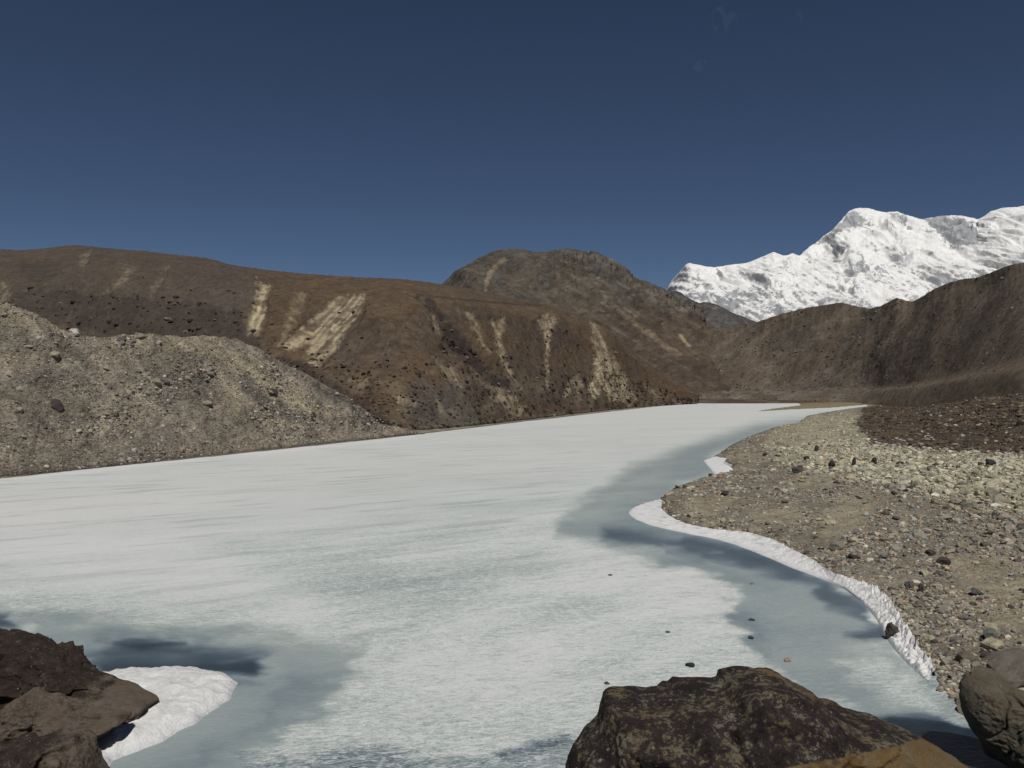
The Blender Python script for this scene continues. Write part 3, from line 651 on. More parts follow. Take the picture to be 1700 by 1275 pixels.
def build_right_ridge():
    xs = np.linspace(1090, 2150, 640)
    cy, = row([(1090, 590), (1140, 570), (1190, 549), (1225, 541), (1260, 533), (1300, 520), (1340, 510), (1370, 506), (1395, 502), (1420, 507), (1445, 512), (1465, 506), (1488, 494), (1505, 499), (1518, 500), (1540, 486), (1565, 473), (1600, 462), (1620, 461), (1650, 450), (1675, 440), (1700, 435), (1800, 405), (1950, 385), (2150, 370)], xs, 2)
    cy = cy+pn(xs/9, xs*0, seed=110)*1.2+pn(xs/3.5, xs*0, seed=111)*0.7
    Yc, = row([(1090, 1130), (1190, 1050), (1300, 960), (1400, 860), (1490, 760), (1600, 620), (1700, 510), (1900, 400), (2150, 330)], xs, 12)
    Yf, = row([(1090, 850), (1200, 800), (1300, 740), (1440, 600), (1500, 470), (1600, 320), (1700, 230), (1900, 170), (2150, 140)], xs, 12)
    zf, = row([(1090, -1.0), (1440, -2.0), (1600, -3), (1700, -3), (1900, -3), (2150, -3)], xs, 12)
    foot = np.stack([(xs-CX)/F*Yf, Yf, zf], -1); fy = HOR-(zf-H)/Yf*F
    cys = smooth1(cy, 18)
    ap, = row([(1090, 647), (1130, 646), (1200, 645), (1300, 644), (1400, 644), (1480, 640), (1540, 630), (1620, 610), (1700, 590), (1900, 575), (2150, 560)], xs, 12)
    apron = at_Y(xs, lerp(fy, ap, 0.8), lerp(Yf, Yc, 0.22)); low = at_Y(xs, ap, lerp(Yf, Yc, 0.40)); m = at_Y(xs, lerp(ap, cys, 0.5), lerp(Yf, Yc, 0.68)); crest = at_Y(xs, cy, Yc)
    def rough(P, v, PX, PY):
        X, Y, Z = P[..., 0], P[..., 1], P[..., 2]
        e = sstep(v, 0.18, 0.36)*(1-0.88*sstep(v, 0.9, 1.0))
        a = X*0.6-Y*0.6-Z*0.3
        k = np.clip(Y/700, 0.4, 1.2)
        r = ((ridged(a/70, Z/160, o=3, seed=112, gain=0.4)-0.6)*5+fbm(X/55, Y/55, Z/55, o=3, seed=113)*2.6)*k
        return r*e+fbm(X/6, Y/6, Z/6, o=4, seed=114)*0.55*k*(1-0.6*sstep(v, .9, 1))
    def colour(P, v, PX, PY):
        X, Y, Z = P[..., 0], P[..., 1], P[..., 2]
        a = np.array([0.122, 0.094, 0.068]); b = np.array([0.104, 0.084, 0.066]); g = np.array([0.140, 0.119, 0.092])
        n = fbm(X/40, Z/30, Y/60, o=5, seed=115)
        c = lerp(a, b, sstep(n, -0.2, 0.3)[..., None])
        c = lerp(c, g, (sstep(fbm(X/14, Z/14, Y/20, o=5, seed=116), 0.05, 0.4)*(1-sstep(PX, 1450, 1600))*0.8)[..., None])
        c = lerp(c, np.array([0.18, 0.165, 0.14]), (sstep(fbm(X/5, Z/5, Y/7, o=4, seed=117), 0.35, 0.6)*0.45)[..., None])
        st = ridged((X*0.75-Z*0.9+Y*0.1)/14, Z/70, o=4, seed=121); c = c*(0.86+0.28*sstep(st, 0.4, 0.85))[..., None]
        c = lerp(c, np.array([0.125, 0.098, 0.070]), ((1-sstep(v, 0.2, 0.36))*sstep(PX, 1350, 1500)*0.8)[..., None])
        for poly in ([(1205, 590), (1225, 575), (1200, 605), (1185, 622)], [(1235, 580), (1243, 578), (1225, 600), (1218, 605)], [(1345, 545), (1400, 525), (1390, 532), (1350, 550)]):
            c = lerp(c, np.array([0.16, 0.135, 0.10]), (mask(PX, PY, poly, 3, 4, 8, 118)*0.5)[..., None])
        c = lerp(c, np.array([0.155, 0.14, 0.115]), ((1-sstep(v, 0.12, 0.34))*sstep(fbm(X/25, Y/60, o=4, seed=119), -0.05, 0.3)*(1-sstep(PX, 1380, 1500))*0.75)[..., None])
        return c
    hill('dark_moraine_ridge', xs, [foot, apron, low, m, crest], [22, 24, 60, 60], rough, colour, M['farridge'])
build_right_ridge()

def build_peak():
    xs = np.linspace(1060, 2150, 760)
    cy, = row([(1060, 520), (1090, 498), (1107, 480), (1115, 466), (1130, 450), (1143, 437), (1160, 440), (1185, 443), (1215, 439), (1240, 436), (1262, 427), (1285, 418), (1300, 424), (1308, 424), (1318, 420), (1328, 424), (1345, 408), (1362, 396), (1380, 384), (1395, 366), (1412, 349), (1425, 344.5), (1445, 347), (1470, 353), (1490, 351), (1510, 358), (1530, 364), (1545, 361), (1575, 357), (1600, 357), (1625, 363), (1645, 350), (1665, 344), (1690, 342), (1720, 338), (1800, 350), (1900, 380), (2050, 420), (2150, 450)], xs, 1)
    cy = cy+pn(xs/6, xs*0, seed=140)*0.9*sstep(xs, 1380, 1420)*(1-sstep(xs, 1620, 1640))
    Yc, = row([(1060, 6600), (1150, 6500), (1300, 6300), (1420, 6800), (1600, 6600), (1700, 6300), (2150, 5800)], xs, 10)
    Yf = 4200+0*xs; zf = 150+0*xs
    foot = np.stack([(xs-CX)/F*Yf, Yf, zf], -1); fy = HOR-(zf-H)/Yf*F
    cys = smooth1(cy, 10); m = at_Y(xs, lerp(fy, cys, 0.45), lerp(Yf, Yc, 0.5)); m2 = at_Y(xs, lerp(fy, cys, 0.72), lerp(Yf, Yc, 0.72)); crest = at_Y(xs, cy, Yc)
    def rough(P, v, PX, PY):
        X, Y, Z = P[..., 0], P[..., 1], P[..., 2]
        e = sstep(v, 0, 0.1)*(1-0.9*sstep(v, 0.9, 1.0))
        wx = fbm(X/500, Z/500, o=3, seed=141)*260
        r = (ridged((X+wx)/520, (Z-wx)/620, o=6, seed=142)-0.58)*175
        r = r+(ridged((X+0.4*Z)/170, Z/420, o=5, seed=143)-0.58)*40
        fl = sstep(PX, 1610, 1660); r = r+fl*(ridged((X*0.9+Z*0.35)/90, Z/700, o=3, seed=144)-0.6)*34
        return r*e+fbm(X/60, Y/60, Z/60, o=4, seed=145)*9*(1-0.7*sstep(v, .92, 1))
    def attrs(P, v, PX, PY):
        X, Y, Z = P[..., 0], P[..., 1], P[..., 2]
        rk = 0.20+0.30*fbm(X/110, Z/150, o=5, seed=149)
        rk = rk+0.17*(1-sstep(Z, 650, 1150))+0.10*fbm(X/260, Z/260, o=4, seed=146)-0.14*sstep(PX, 1620, 1660)
        vein = ridged((X+0.45*Z+fbm(X/140, Z/140, o=3, seed=151)*60)/95, Z/170, o=4, seed=150); rk = rk+0.42*sstep(vein, 0.62, 0.90)*(1-0.6*sstep(PX, 1600, 1650))
        for poly, am, s in (([(1345, 406), (1380, 384), (1414, 350), (1425, 352), (1448, 372), (1452, 388), (1430, 378), (1418, 374), (1400, 382), (1385, 392), (1365, 405)], 0.42, 4), ([(1478, 353), (1500, 353), (1506, 366), (1496, 372)], 0.3, 3),
                            ([(1528, 362), (1575, 358), (1600, 357), (1612, 368), (1645, 402), (1600, 405), (1570, 398), (1550, 378)], 0.50, 4), ([(1455, 405), (1500, 412), (1510, 440), (1490, 445), (1480, 420)], 0.2, 8),
                            ([(1383, 410), (1392, 415), (1395, 438), (1385, 435)], 0.28, 4), ([(1190, 490), (1250, 480), (1330, 500), (1400, 480), (1470, 500), (1560, 470), (1590, 455), (1560, 500), (1500, 530), (1200, 560)], 0.16, 20),
                            ([(1105, 480), (1125, 456), (1145, 440), (1150, 450), (1125, 470), (1115, 490)], 0.15, 5), ([(1400, 440), (1430, 445), (1425, 465), (1400, 470)], 0.15, 6), ([(1560, 480), (1590, 458), (1580, 480), (1540, 500)], 0.3, 6)):
            rk = rk+am*1.35*mask(PX, PY, poly, s, s, 10, 147)
        for poly, am in (([(1425, 352), (1470, 357), (1500, 375), (1560, 400), (1640, 410), (1640, 440), (1520, 440), (1440, 395)], -0.14), ([(1330, 425), (1380, 395), (1420, 385), (1440, 400), (1380, 410), (1330, 440)], -0.2), ([(1160, 445), (1300, 430), (1330, 440), (1250, 450)], -0.15)):
            rk = rk+am*mask(PX, PY, poly, 8, 6, 14, 148)
        return {'rock': rk}
    hill('snowy_peak', xs, [foot, m, m2, crest], [60, 130, 110], rough, None, M['peak'], attrs=attrs)
build_peak()

# ------------------------------------------------------------------ snow banks
def strip_snow(name, ice_px, land_px, hts, label, n=700, nv=26, seed=0, jag=0.34, dirt=0.0):
    ip = np.array([at_z(x, y) for x, y in ice_px]); hv = np.array(hts, float)
    lp = np.array([at_z(x, y, h) for (x, y), h in zip(land_px, hv)])
    u = np.linspace(0, 1, n)
    def res(p):
        L = np.concatenate([[0], np.cumsum(np.linalg.norm(np.diff(ip[:, :2], axis=0), axis=1))]); L /= L[-1]
        return np.stack([smooth1(np.interp(u, L, p[:, i]), max(4, n//60)) for i in range(p.shape[1])], -1)
    A = res(ip); B = res(lp); hh = B[:, 2]
    s = np.concatenate([[0], np.cumsum(np.linalg.norm(np.diff(A[:, :2], axis=0), axis=1))])
    v = np.linspace(0, 1, nv)
    prof = 0.30*np.minimum(v/0.14, 1)**0.6+0.70*v**1.3
    P = A[None]+(B-A)[None]*v[:, None, None]; P[..., 2] = -0.06+hh[None]*prof[:, None]
    S = s[None]+0*P[..., 0]; Vv = v[:, None]+0*S
    amp = np.clip(hh*1.5, 0.25, 1.5)[None]
    fl = ridged(S/0.7+fbm(S/3, Vv*2, o=2, seed=seed)*1.0, Vv*1.2, o=4, seed=seed+1)-0.55
    amp = amp*(0.35+0.65*(1-sstep(A[:, 1], 36, 50)))[None]
    P[..., 2] += amp*(fl*0.20*sstep(Vv, 0.25, 0.95)+fbm(P[..., 0]/0.5, P[..., 1]/0.5, o=4, seed=seed+2)*0.26+(np.abs(pn(P[..., 0]/0.33, P[..., 1]/0.33, seed=seed+8))-0.3)*0.22)*sstep(Vv, 0.05, 0.3)
    dv = (B-A)/(np.linalg.norm((B-A)[:, :2], axis=1, keepdims=True)+1e-6)
    wv = (fbm(S/1.4, 0*S, o=4, seed=seed+3)*0.55+fbm(S/0.35, 0*S, o=3, seed=seed+5)*0.35)*jag*2*sstep(Vv, 0.5, 1)*amp
    P[..., :2] += (dv[:, :2][None]*wv[..., None])
    P[..., :2] += (fbm(S/1.8, 0*S, o=4, seed=seed+6)*0.12*(1-sstep(Vv, 0, 0.4)))[..., None]*dv[:, :2][None]
    back = []
    for q in (0.12, 0.3, 0.6):
        b = P[-1].copy(); b[:, :2] += dv[:, :2]*q*0.7; b[:, 2] = b[:, 2]*(1-q*1.4)-q*0.8; back.append(b)
    P = np.concatenate([P, np.array(back)])
    c = np.ones(P.shape); vv = np.concatenate([v, [1, 1, 1]])[:, None]+0*P[..., 0]
    c *= (1-dirt*sstep(fbm(P[..., 0]/0.8, P[..., 1]/0.8, o=4, seed=seed+4)+0.5*(vv-0.7), 0.1, 0.5))[..., None]
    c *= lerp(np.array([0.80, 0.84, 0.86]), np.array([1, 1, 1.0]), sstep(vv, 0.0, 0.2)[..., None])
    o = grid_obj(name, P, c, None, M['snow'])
    tag(o, label, 'snow bank', 'snow banks along the shore')
    return o
strip_snow('snow_bank',
    [(1100, 826), (1065, 834), (1040, 846), (1037, 853), (1050, 863), (1090, 876), (1140, 886), (1200, 898), (1260, 920), (1320, 946), (1370, 963), (1405, 979), (1432, 1002), (1458, 1032), (1464, 1052), (1480, 1075), (1500, 1097), (1525, 1120), (1545, 1140)],
    [(1100, 829), (1098, 833), (1096, 838), (1097, 842), (1110, 855), (1138, 868), (1185, 877), (1240, 881), (1285, 894), (1325, 915), (1352, 928), (1378, 948), (1420, 960), (1458, 972), (1485, 1000), (1500, 1036), (1520, 1066), (1545, 1086), (1553, 1118)],
    [0.12, 0.15, 0.2, 0.22, 0.25, 0.3, 0.33, 0.36, 0.42, 0.46, 0.5, 0.52, 0.56, 0.6, 0.62, 0.62, 0.6, 0.55, 0.35],
    'long ragged bank of white snow curving along the right shore', n=1500, nv=30, seed=200, dirt=0.24)
strip_snow('snow_bank', [(1212, 754), (1190, 756), (1166, 764), (1172, 772), (1184, 786), (1190, 790)], [(1213, 757), (1205, 761), (1198, 767), (1208, 772), (1216, 777), (1212, 784)], [0.2, 0.3, 0.35, 0.4, 0.4, 0.2],
           'small white snow patch in the notch of the shore between two gravel points', n=260, nv=16, seed=220)
strip_snow('snow_bank', [(1216, 741), (1232, 732), (1252, 723)], [(1219, 743), (1240, 734), (1253, 725)], [0.15, 0.3, 0.2], 'thin sliver of snow on the gravel shore beyond the notch patch', n=160, nv=10, seed=230)
strip_snow('snow_bank', [(1330, 699), (1345, 695), (1380, 685), (1437, 674.5)], [(1332, 701), (1352, 697), (1390, 684.5), (1439, 673)], [0.15, 0.3, 0.3, 0.2], 'distant strip of snow at the head of the narrow inlet', n=160, nv=8, seed=240)

# ice-edge snow mound by the left rocks
def left_snow():
    pts = [(120, 1125), (195, 1116), (250, 1111), (330, 1112), (378, 1120), (399, 1133), (385, 1158), (325, 1200), (252, 1240), (190, 1262), (165, 1290), (120, 1250), (90, 1180)]
    poly = np.array([at_z(x, y)[:2] for x, y in pts])
    x0, y0 = poly.min(0)-1; x1, y1 = poly.max(0)+1
    X, Y = np.meshgrid(np.arange(x0, x1, 0.07), np.arange(y0, y1, 0.07))
    d = sdist(X, Y, poly)+fbm(X/0.9, Y/0.9, o=4, seed=251)*0.12
    z = -0.05+0.42*(1-np.exp(-np.maximum(-d, 0)/0.35))+np.clip(-d, 0, 5)*0.05+fbm(X/1.2, Y/1.2, o=5, seed=252)*0.10*sstep(-d, 0, 0.8)
    z += (ridged(X/0.5, Y/1.1, o=3, seed=253)-0.5)*0.10*sstep(-d, 0.1, 0.6)
    P = np.stack([X, Y, z], -1)
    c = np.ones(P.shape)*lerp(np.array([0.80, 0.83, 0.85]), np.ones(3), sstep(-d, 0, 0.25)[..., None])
    c *= (1-0.10*sstep(fbm(X/0.4, Y/0.8, o=5, seed=254), 0.0, 0.4))[..., None]
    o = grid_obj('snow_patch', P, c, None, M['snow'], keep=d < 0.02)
    tag(o, 'rounded white snow patch on the ice wrapped round the brown rocks at bottom left', 'snow patch')
left_snow()

# ------------------------------------------------------------------ big rocks with traced outlines
def sphere_dirs(sub):
    bm = bmesh.new(); bmesh.ops.create_icosphere(bm, subdivisions=sub, radius=1.0)
    V = np.array([v.co[:] for v in bm.verts]); Fc = np.array([[v.index for v in f.verts] for f in bm.faces]); bm.free()
    return V, Fc
SPH = {}
def big_rock(name, label, centre, outline, Y, depth, mat, sub=6, seed=0, boxy=0.72, amps=(0.10, 0.05), cracks=0.0, lean=0.0, colour=None, cat='boulder', group=None, fscale=1.0, facet=1.6, strata=0.0):
    if sub not in SPH: SPH[sub] = sphere_dirs(sub)
    V, Fc = SPH[sub]
    w = Y/F
    ox = np.array([(p[0]-centre[0])*w for p in outline]); oz = np.array([-(p[1]-centre[1])*w for p in outline])
    # radius for every angle by casting rays at the polygon
    A = np.linspace(-PI, PI, 1441); Rr = np.zeros(len(A)); n = len(outline)
    for i in range(n):
        x0, z0, x1, z1 = ox[i], oz[i], ox[(i+1) % n], oz[(i+1) % n]
        dx, dz = np.cos(A), np.sin(A); ex, ez = x1-x0, z1-z0
        den = dx*ez-dz*ex; den = np.where(np.abs(den) < 1e-9, 1e-9, den)
        tt = (x0*ez-z0*ex)/den; ss = (x0*dz-z0*dx)/den
        ok = (tt > 0) & (ss >= -1e-6) & (ss <= 1+1e-6); Rr = np.where(ok, np.maximum(Rr, tt), Rr)
    Rr = smooth1(Rr, 3)
    a = np.arctan2(V[:, 2], V[:, 0]); r2 = np.hypot(V[:, 0], V[:, 2]); R = np.interp(a, A, Rr)
    k = np.where(r2 > 0, r2**boxy, 0)
    X = np.cos(a)*R*k; Z = np.sin(a)*R*k; Yd = np.where(V[:, 1] < 0, -1, 0.4)*np.abs(V[:, 1])**0.8*depth+lean*(Z-R.mean()*0.8)
    P = np.stack([X, Yd, Z], -1)
    N = np.stack([X/np.maximum(Rr.mean(), .1), Yd/depth, Z/np.maximum(Rr.mean(), .1)], -1); N /= np.linalg.norm(N, axis=1, keepdims=True)+1e-9
    q = P/fscale
    d = fbm(q[:, 0]/1.3, q[:, 1]/1.3, q[:, 2]/1.3, o=3, seed=seed)*amps[0]
    # fracture planes: the surface snaps to a few tilted facets
    rr = np.random.default_rng(seed); best = np.full(len(P), -9.0); ft = np.zeros(len(P))
    for _ in range(26):
        n_ = rr.normal(size=3)*np.array([1, 1, 0.8]); n_ /= np.linalg.norm(n_); w_ = V@n_+fbm(V[:, 0]*2, V[:, 1]*2, V[:, 2]*2, o=2, seed=seed+_)*0.05; m_ = w_ > best; best = np.where(m_, w_, best)
    d = d-(best-best.mean()-0.025)*facet
    # facets: steps of a slanted noise field give broken faces and ledges
    d = d+(ridged(q[:, 0]/1.0+q[:, 2]*0.3, q[:, 1]/1.0, q[:, 2]/0.55, o=4, seed=seed+5)-0.6)*amps[0]*1.0
    d = d+fbm(q[:, 0]/0.35, q[:, 1]/0.35, q[:, 2]/0.35, o=5, seed=seed+9, gain=0.6)*amps[1]
    if strata:
        a_ = q[:, 0]*0.42+q[:, 2]*0.91; b_ = q[:, 0]*0.91-q[:, 2]*0.42
        st = a_/0.34+fbm(q[:, 0]/1.2, q[:, 1]/1.2, q[:, 2]/1.2, o=3, seed=seed+30)*1.1; fr = st-np.floor(st); hh = pn(np.floor(st)*3.7, b_/1.3, q[:, 1]/1.6, seed=seed+31)
        d = d+strata*(hh*0.9+(sstep(fr, 0.0, 0.25)-0.8)*0.5)
    if cracks:
        cr = np.abs(pn(q[:, 0]*0.9+q[:, 2]*0.8, q[:, 1]*0.6, q[:, 2]*1.1-q[:, 0]*0.3, seed=seed+12)); d = d-cracks*(1-sstep(cr, 0.0, 0.10))
    edge = 0.28+0.72*(1-sstep(r2, 0.75, 1.0))
    P = P+N*(d*edge)[:, None]
    c0 = at_Y(centre[0], centre[1], Y)
    c = colour(P, V) if colour is not None else np.ones((len(P), 3))*0.2
    o = link(name, raw_mesh(name, P, Fc, c, None, True, mat)); o.location = c0
    tag(o, label, cat, group); return o

# foreground boulder material: dark crust, ochre and cream lichen, bare tan stone
def mat_big(name, crust, lich, bare_c, lich_amt, sc=1.0, warm=(0.85, 0.80, 0.74)):
    t = NT(name); v = t.tc.outputs['Object']
    n1 = t.noise(v, 1.1*sc, 8, 0.65); n2 = t.noise(v, 8.5*sc, 8, 0.75, 0.2); n3 = t.noise(v, 22*sc, 5, 0.7); n4 = t.noise(v, 1.8*sc, 5, 0.6)
    ck = t.mix(t.ramp(n4, [(0.35, 0), (0.65, 1)]), crust, tuple(x*1.7 for x in crust))
    ck = t.mix(1.0, ck, t.grey(t.ramp(n3, [(0.3, 0.62), (0.7, 1.35)])), 'MULTIPLY')
    la = t.math('ADD', n2, t.math('MULTIPLY', t.math('SUBTRACT', n4, 0.5), 0.55))
    lm = t.ramp(la, [(lich_amt, 0.0), (lich_amt+0.08, 1.0)])
    lc = t.mix(t.ramp(n1, [(0.4, 0), (0.6, 1)]), lich, (0.34, 0.31, 0.23))
    lc = t.mix(1.0, lc, t.grey(t.ramp(n3, [(0.3, 0.7), (0.7, 1.15)])), 'MULTIPLY')
    c = t.mix(t.math('MULTIPLY', lm, 0.85), ck, lc)
    vd = t.voro(t.mapping(v, scale=(1, 1, 1)), 2.3*sc); sp = t.ramp(vd, [(0.07, 1.0), (0.10, 0.0)]); c = t.mix(t.math('MULTIPLY', sp, 0.8), c, (0.40, 0.37, 0.27))
    sep = t.n('ShaderNodeSeparateColor'); t.l(t.attr('Col', 'Color'), sep.inputs[0])
    bm_ = t.math('ADD', sep.outputs[0], t.math('MULTIPLY', t.math('SUBTRACT', n1, 0.5), 0.9)); bm_ = t.math('ADD', bm_, t.math('MULTIPLY', t.math('SUBTRACT', n2, 0.5), 0.6))
    bmk = t.ramp(bm_, [(0.44, 0), (0.60, 1)])
    bc = t.mix(t.ramp(n4, [(0.38, 0), (0.62, 1)]), bare_c, tuple(x*y for x, y in zip(bare_c, warm)))
    bc = t.mix(1.0, bc, t.grey(t.ramp(n3, [(0.3, 0.85), (0.7, 1.1)])), 'MULTIPLY')
    c = t.mix(bmk, c, bc)
    b = t.bump(n2, 0.28); b = t.bump(n3, 0.09, 1.0, b)
    return t.done(c, 0.9, b, 0.15)
M['lichen_rock'] = mat_big('lichen_boulder', (0.042, 0.033, 0.032), (0.24, 0.19, 0.10), (0.26, 0.20, 0.115), 0.515, 1.7, (0.98, 0.80, 0.58))
M['brown_rock'] = mat_big('brown_shore_rock', (0.052, 0.039, 0.032), (0.17, 0.14, 0.11), (0.25, 0.205, 0.165), 0.59, 1.5)
M['grey_rock'] = mat_big('grey_boulder', (0.085, 0.078, 0.066), (0.14, 0.125, 0.09), (0.21, 0.185, 0.14), 0.70, 1.0)

def fgcol(P, V):
    px, py = proj(P+at_Y(1265, 1330, 11.5))
    b = sstep(py-np.interp(px, [1050, 1200, 1300, 1360, 1480, 1540, 1600], [1345, 1292, 1272, 1262, 1238, 1218, 1205]), -14, 16)
    d = sdist(px, py, [(1262, 1112), (1300, 1122), (1335, 1143), (1352, 1158), (1400, 1168)], False); b = np.maximum(b, 0.50*(1-sstep(d, 3, 13)))
    d = sdist(px, py, [(1000, 1150), (1008, 1140), (1030, 1140)], False); b = np.maximum(b, 0.46*(1-sstep(d, 4, 14)))
    return np.stack([np.clip(b, 0, 1)]*3, -1)
big_rock('boulder', 'huge dark brown boulder with ochre lichen spots and bare tan right flank in the foreground', (1265, 1330),
         [(905, 1400), (928, 1290), (938, 1245), (950, 1212), (972, 1196), (990, 1184), (996, 1160), (1001, 1146), (1012, 1139), (1050, 1142), (1090, 1145), (1125, 1136), (1160, 1137), (1192, 1138), (1203, 1124), (1222, 1117), (1252, 1114), (1284, 1118), (1312, 1130), (1335, 1142), (1352, 1158), (1372, 1163), (1400, 1168), (1442, 1178), (1490, 1200), (1535, 1222), (1572, 1243), (1605, 1275), (1635, 1330), (1640, 1430), (1560, 1520), (1250, 1560), (960, 1510)],
         11.5, 1.7, M['lichen_rock'], 7, 300, 0.62, (0.22, 0.13), 0.10, 0.30, fgcol, facet=1.2, strata=0.05)
def c1(P, V): return np.stack([sstep(P[:, 0]*0.25-P[:, 2]*0.5+0.3*fbm(P[:, 0], P[:, 2], o=3, seed=5), 0.0, 0.9)*0.8]*3, -1)
big_rock('shore_rock', 'dark brown slab of rock, uppermost of the bottom left rocks, pointing right over the snow', (95, 1128),
         [(-220, 1000), (-100, 1022), (0, 1047), (30, 1054), (62, 1062), (100, 1078), (130, 1090), (150, 1103), (175, 1117), (210, 1131), (240, 1142), (268, 1156), (258, 1166), (242, 1178), (225, 1184), (195, 1178), (150, 1176), (100, 1172), (40, 1190), (-60, 1215), (-220, 1230)],
         29.5, 2.2, M['brown_rock'], 7, 320, 0.66, (0.46, 0.36), 0.30, 0.08, c1, 'rock', None, 1.6, 1.1, 0.20)
def c2(P, V): return np.stack([0.62+0*P[:, 0]]*3, -1)
big_rock('shore_rock', 'grey brown pointed rock in the middle of the bottom left rocks', (55, 1215),
         [(-220, 1190), (-100, 1185), (0, 1178), (35, 1158), (64, 1142), (85, 1154), (115, 1170), (160, 1181), (205, 1183), (222, 1186), (185, 1203), (152, 1218), (148, 1240), (120, 1300), (-50, 1310), (-220, 1300)],
         27.0, 1.9, M['brown_rock'], 7, 340, 0.66, (0.38, 0.34), 0.26, 0.12, c2, 'rock', None, 1.4, 1.1, 0.18)
def c3(P, V): return np.stack([0.25+0.3*sstep(P[:, 0], 0.5, 1.6)]*3, -1)
big_rock('shore_rock', 'dark cracked rock lowest in the bottom left corner beside the snow', (40, 1300),
         [(-220, 1245), (-60, 1238), (0, 1236), (55, 1226), (100, 1214), (140, 1211), (155, 1222), (168, 1245), (184, 1270), (200, 1310), (190, 1370), (40, 1400), (-220, 1390)],
         24.6, 1.8, M['brown_rock'], 7, 360, 0.66, (0.34, 0.32), 0.28, 0.12, c3, 'rock', None, 1.4, 1.1, 0.18)
def c4(P, V): return np.stack([0.5+0.35*sstep(P[:, 2]*0.8+P[:, 0]*0.6, -0.3, 0.7)]*3, -1)
big_rock('boulder', 'large grey tan boulder leaning at the waterline, cut by the right edge of the photo', (1668, 1192),
         [(1594, 1155), (1600, 1135), (1612, 1124), (1628, 1119), (1645, 1119), (1665, 1127), (1690, 1144), (1715, 1165), (1738, 1195), (1752, 1235), (1745, 1275), (1715, 1283), (1680, 1268), (1655, 1258), (1630, 1235), (1606, 1205), (1596, 1180)],
         25.6, 1.15, M['grey_rock'], 7, 380, 0.70, (0.20, 0.10), 0.14, 0.06, c4, facet=0.9, strata=0.05)

# ------------------------------------------------------------------ loose stones
def proto_stone(sub, seed, flat=0.62, sharp=0.35):
    V, Fc = sphere_dirs(sub)
    r = np.random.default_rng(seed)
    P = V.copy()
    for _ in range(7):                                # slice planes give broken faces
        n = r.normal(size=3); n /= np.linalg.norm(n); lim = r.uniform(0.5, 0.85)
        dd = P@n; P = P-np.outer(np.maximum(dd-lim, 0), n)
    P += V*r.normal(size=(len(V), 1))*0.07*sharp/0.35
    P *= np.array([1.0, r.uniform(0.65, 0.95), flat*r.uniform(0.8, 1.2)])
    P /= np.abs(P[:, 0]).max()
    return P, Fc
PR1 = [proto_stone(1, 500+i) for i in range(6)]       # 20-face stones for the masses
PR2 = [proto_stone(2, 520+i) for i in range(8)]       # 80-face stones
PR3 = [proto_stone(3, 540+i, 0.75) for i in range(5)]
def rot_z(a):
    c, s = np.cos(a), np.sin(a); R = np.zeros((len(a), 3, 3)); R[:, 0, 0] = c; R[:, 0, 1] = -s; R[:, 1, 0] = s; R[:, 1, 1] = c; R[:, 2, 2] = 1; return R
def rot_x(a):
    c, s = np.cos(a), np.sin(a); R = np.zeros((len(a), 3, 3)); R[:, 0, 0] = 1; R[:, 1, 1] = c; R[:, 1, 2] = -s; R[:, 2, 1] = s; R[:, 2, 2] = c; return R
def mass(name, pos, size, colr, label, cat, protos=PR1, tilt=0.5, squash=1.0, mat=None, smooth=False):
    n = len(pos); Vs, Fs, Cs = [], [], []; base = 0
    pick = rng.integers(0, len(protos), n)
    R = rot_x(rng.normal(0, tilt, n))@rot_z(rng.uniform(0, 2*PI, n))
    for k, (PV, PF) in enumerate(protos):
        m = pick == k; c = m.sum()
        if not c: continue
        S = size[m][:, None, None]*np.stack([np.ones(c), rng.uniform(0.6, 1, c), rng.uniform(0.6, 1.15, c)*squash], -1)[:, None, :]
        v = np.einsum('nij,nvj->nvi', R[m], PV[None]*S)+pos[m][:, None, :]
        f = PF[None]+(np.arange(c)*len(PV))[:, None, None]+base
        Vs.append(v.reshape(-1, 3)); Fs.append(f.reshape(-1, 3)); Cs.append(np.repeat(colr[m], len(PV), axis=0)); base += c*len(PV)
    o = link(name, raw_mesh(name, np.concatenate(Vs), np.concatenate(Fs), np.concatenate(Cs), None, smooth, mat or M['stone']))
    tag(o, label, cat, None, 'stuff'); return o
STONE_MESH = {}
def stone_mesh(kind, k, colr):
    """shared mesh per prototype and colour family"""
    key = (kind, k, tuple(np.round(colr, 3)))
    if key not in STONE_MESH:
        PV, PF = {1: PR1, 2: PR2, 3: PR3}[kind][k]
        STONE_MESH[key] = raw_mesh('stone', PV, PF, np.ones((len(PV), 3))*np.asarray(colr), None, False, M['stone'])
    return STONE_MESH[key]
def put_stone(name, pos, size, rot, colr, label, cat='stone', group=None, kind=2, k=None):
    k = random.randrange(len({1: PR1, 2: PR2, 3: PR3}[kind])) if k is None else k
    o = link(name, stone_mesh(kind, k, colr)); o.location = pos; o.scale = size; o.rotation_euler = rot
    tag(o, label, cat, group); return o

def ground_at_px(px, py):
    """first meeting of the sight line with the ground"""
    Y = np.geomspace(14, 900, 3000); X = (px-CX)/F*Y; z = H+(HOR-py)/F*Y
    g = terrain_h(X, Y); i = np.argmax(g >= z) if (g >= z).any() else len(Y)-1
    return np.array([X[i], Y[i], max(g[i], 0)])
def surf_at_px(name, px, py):
    P, N, PX, PY = SURF[name]; PX2, PY2 = proj(P)
    d = (PX2-px)**2+(PY2-py)**2; i = np.argmin(d+P[..., 1]*0.002); return P.reshape(-1, 3)[i], N.reshape(-1, 3)[i]

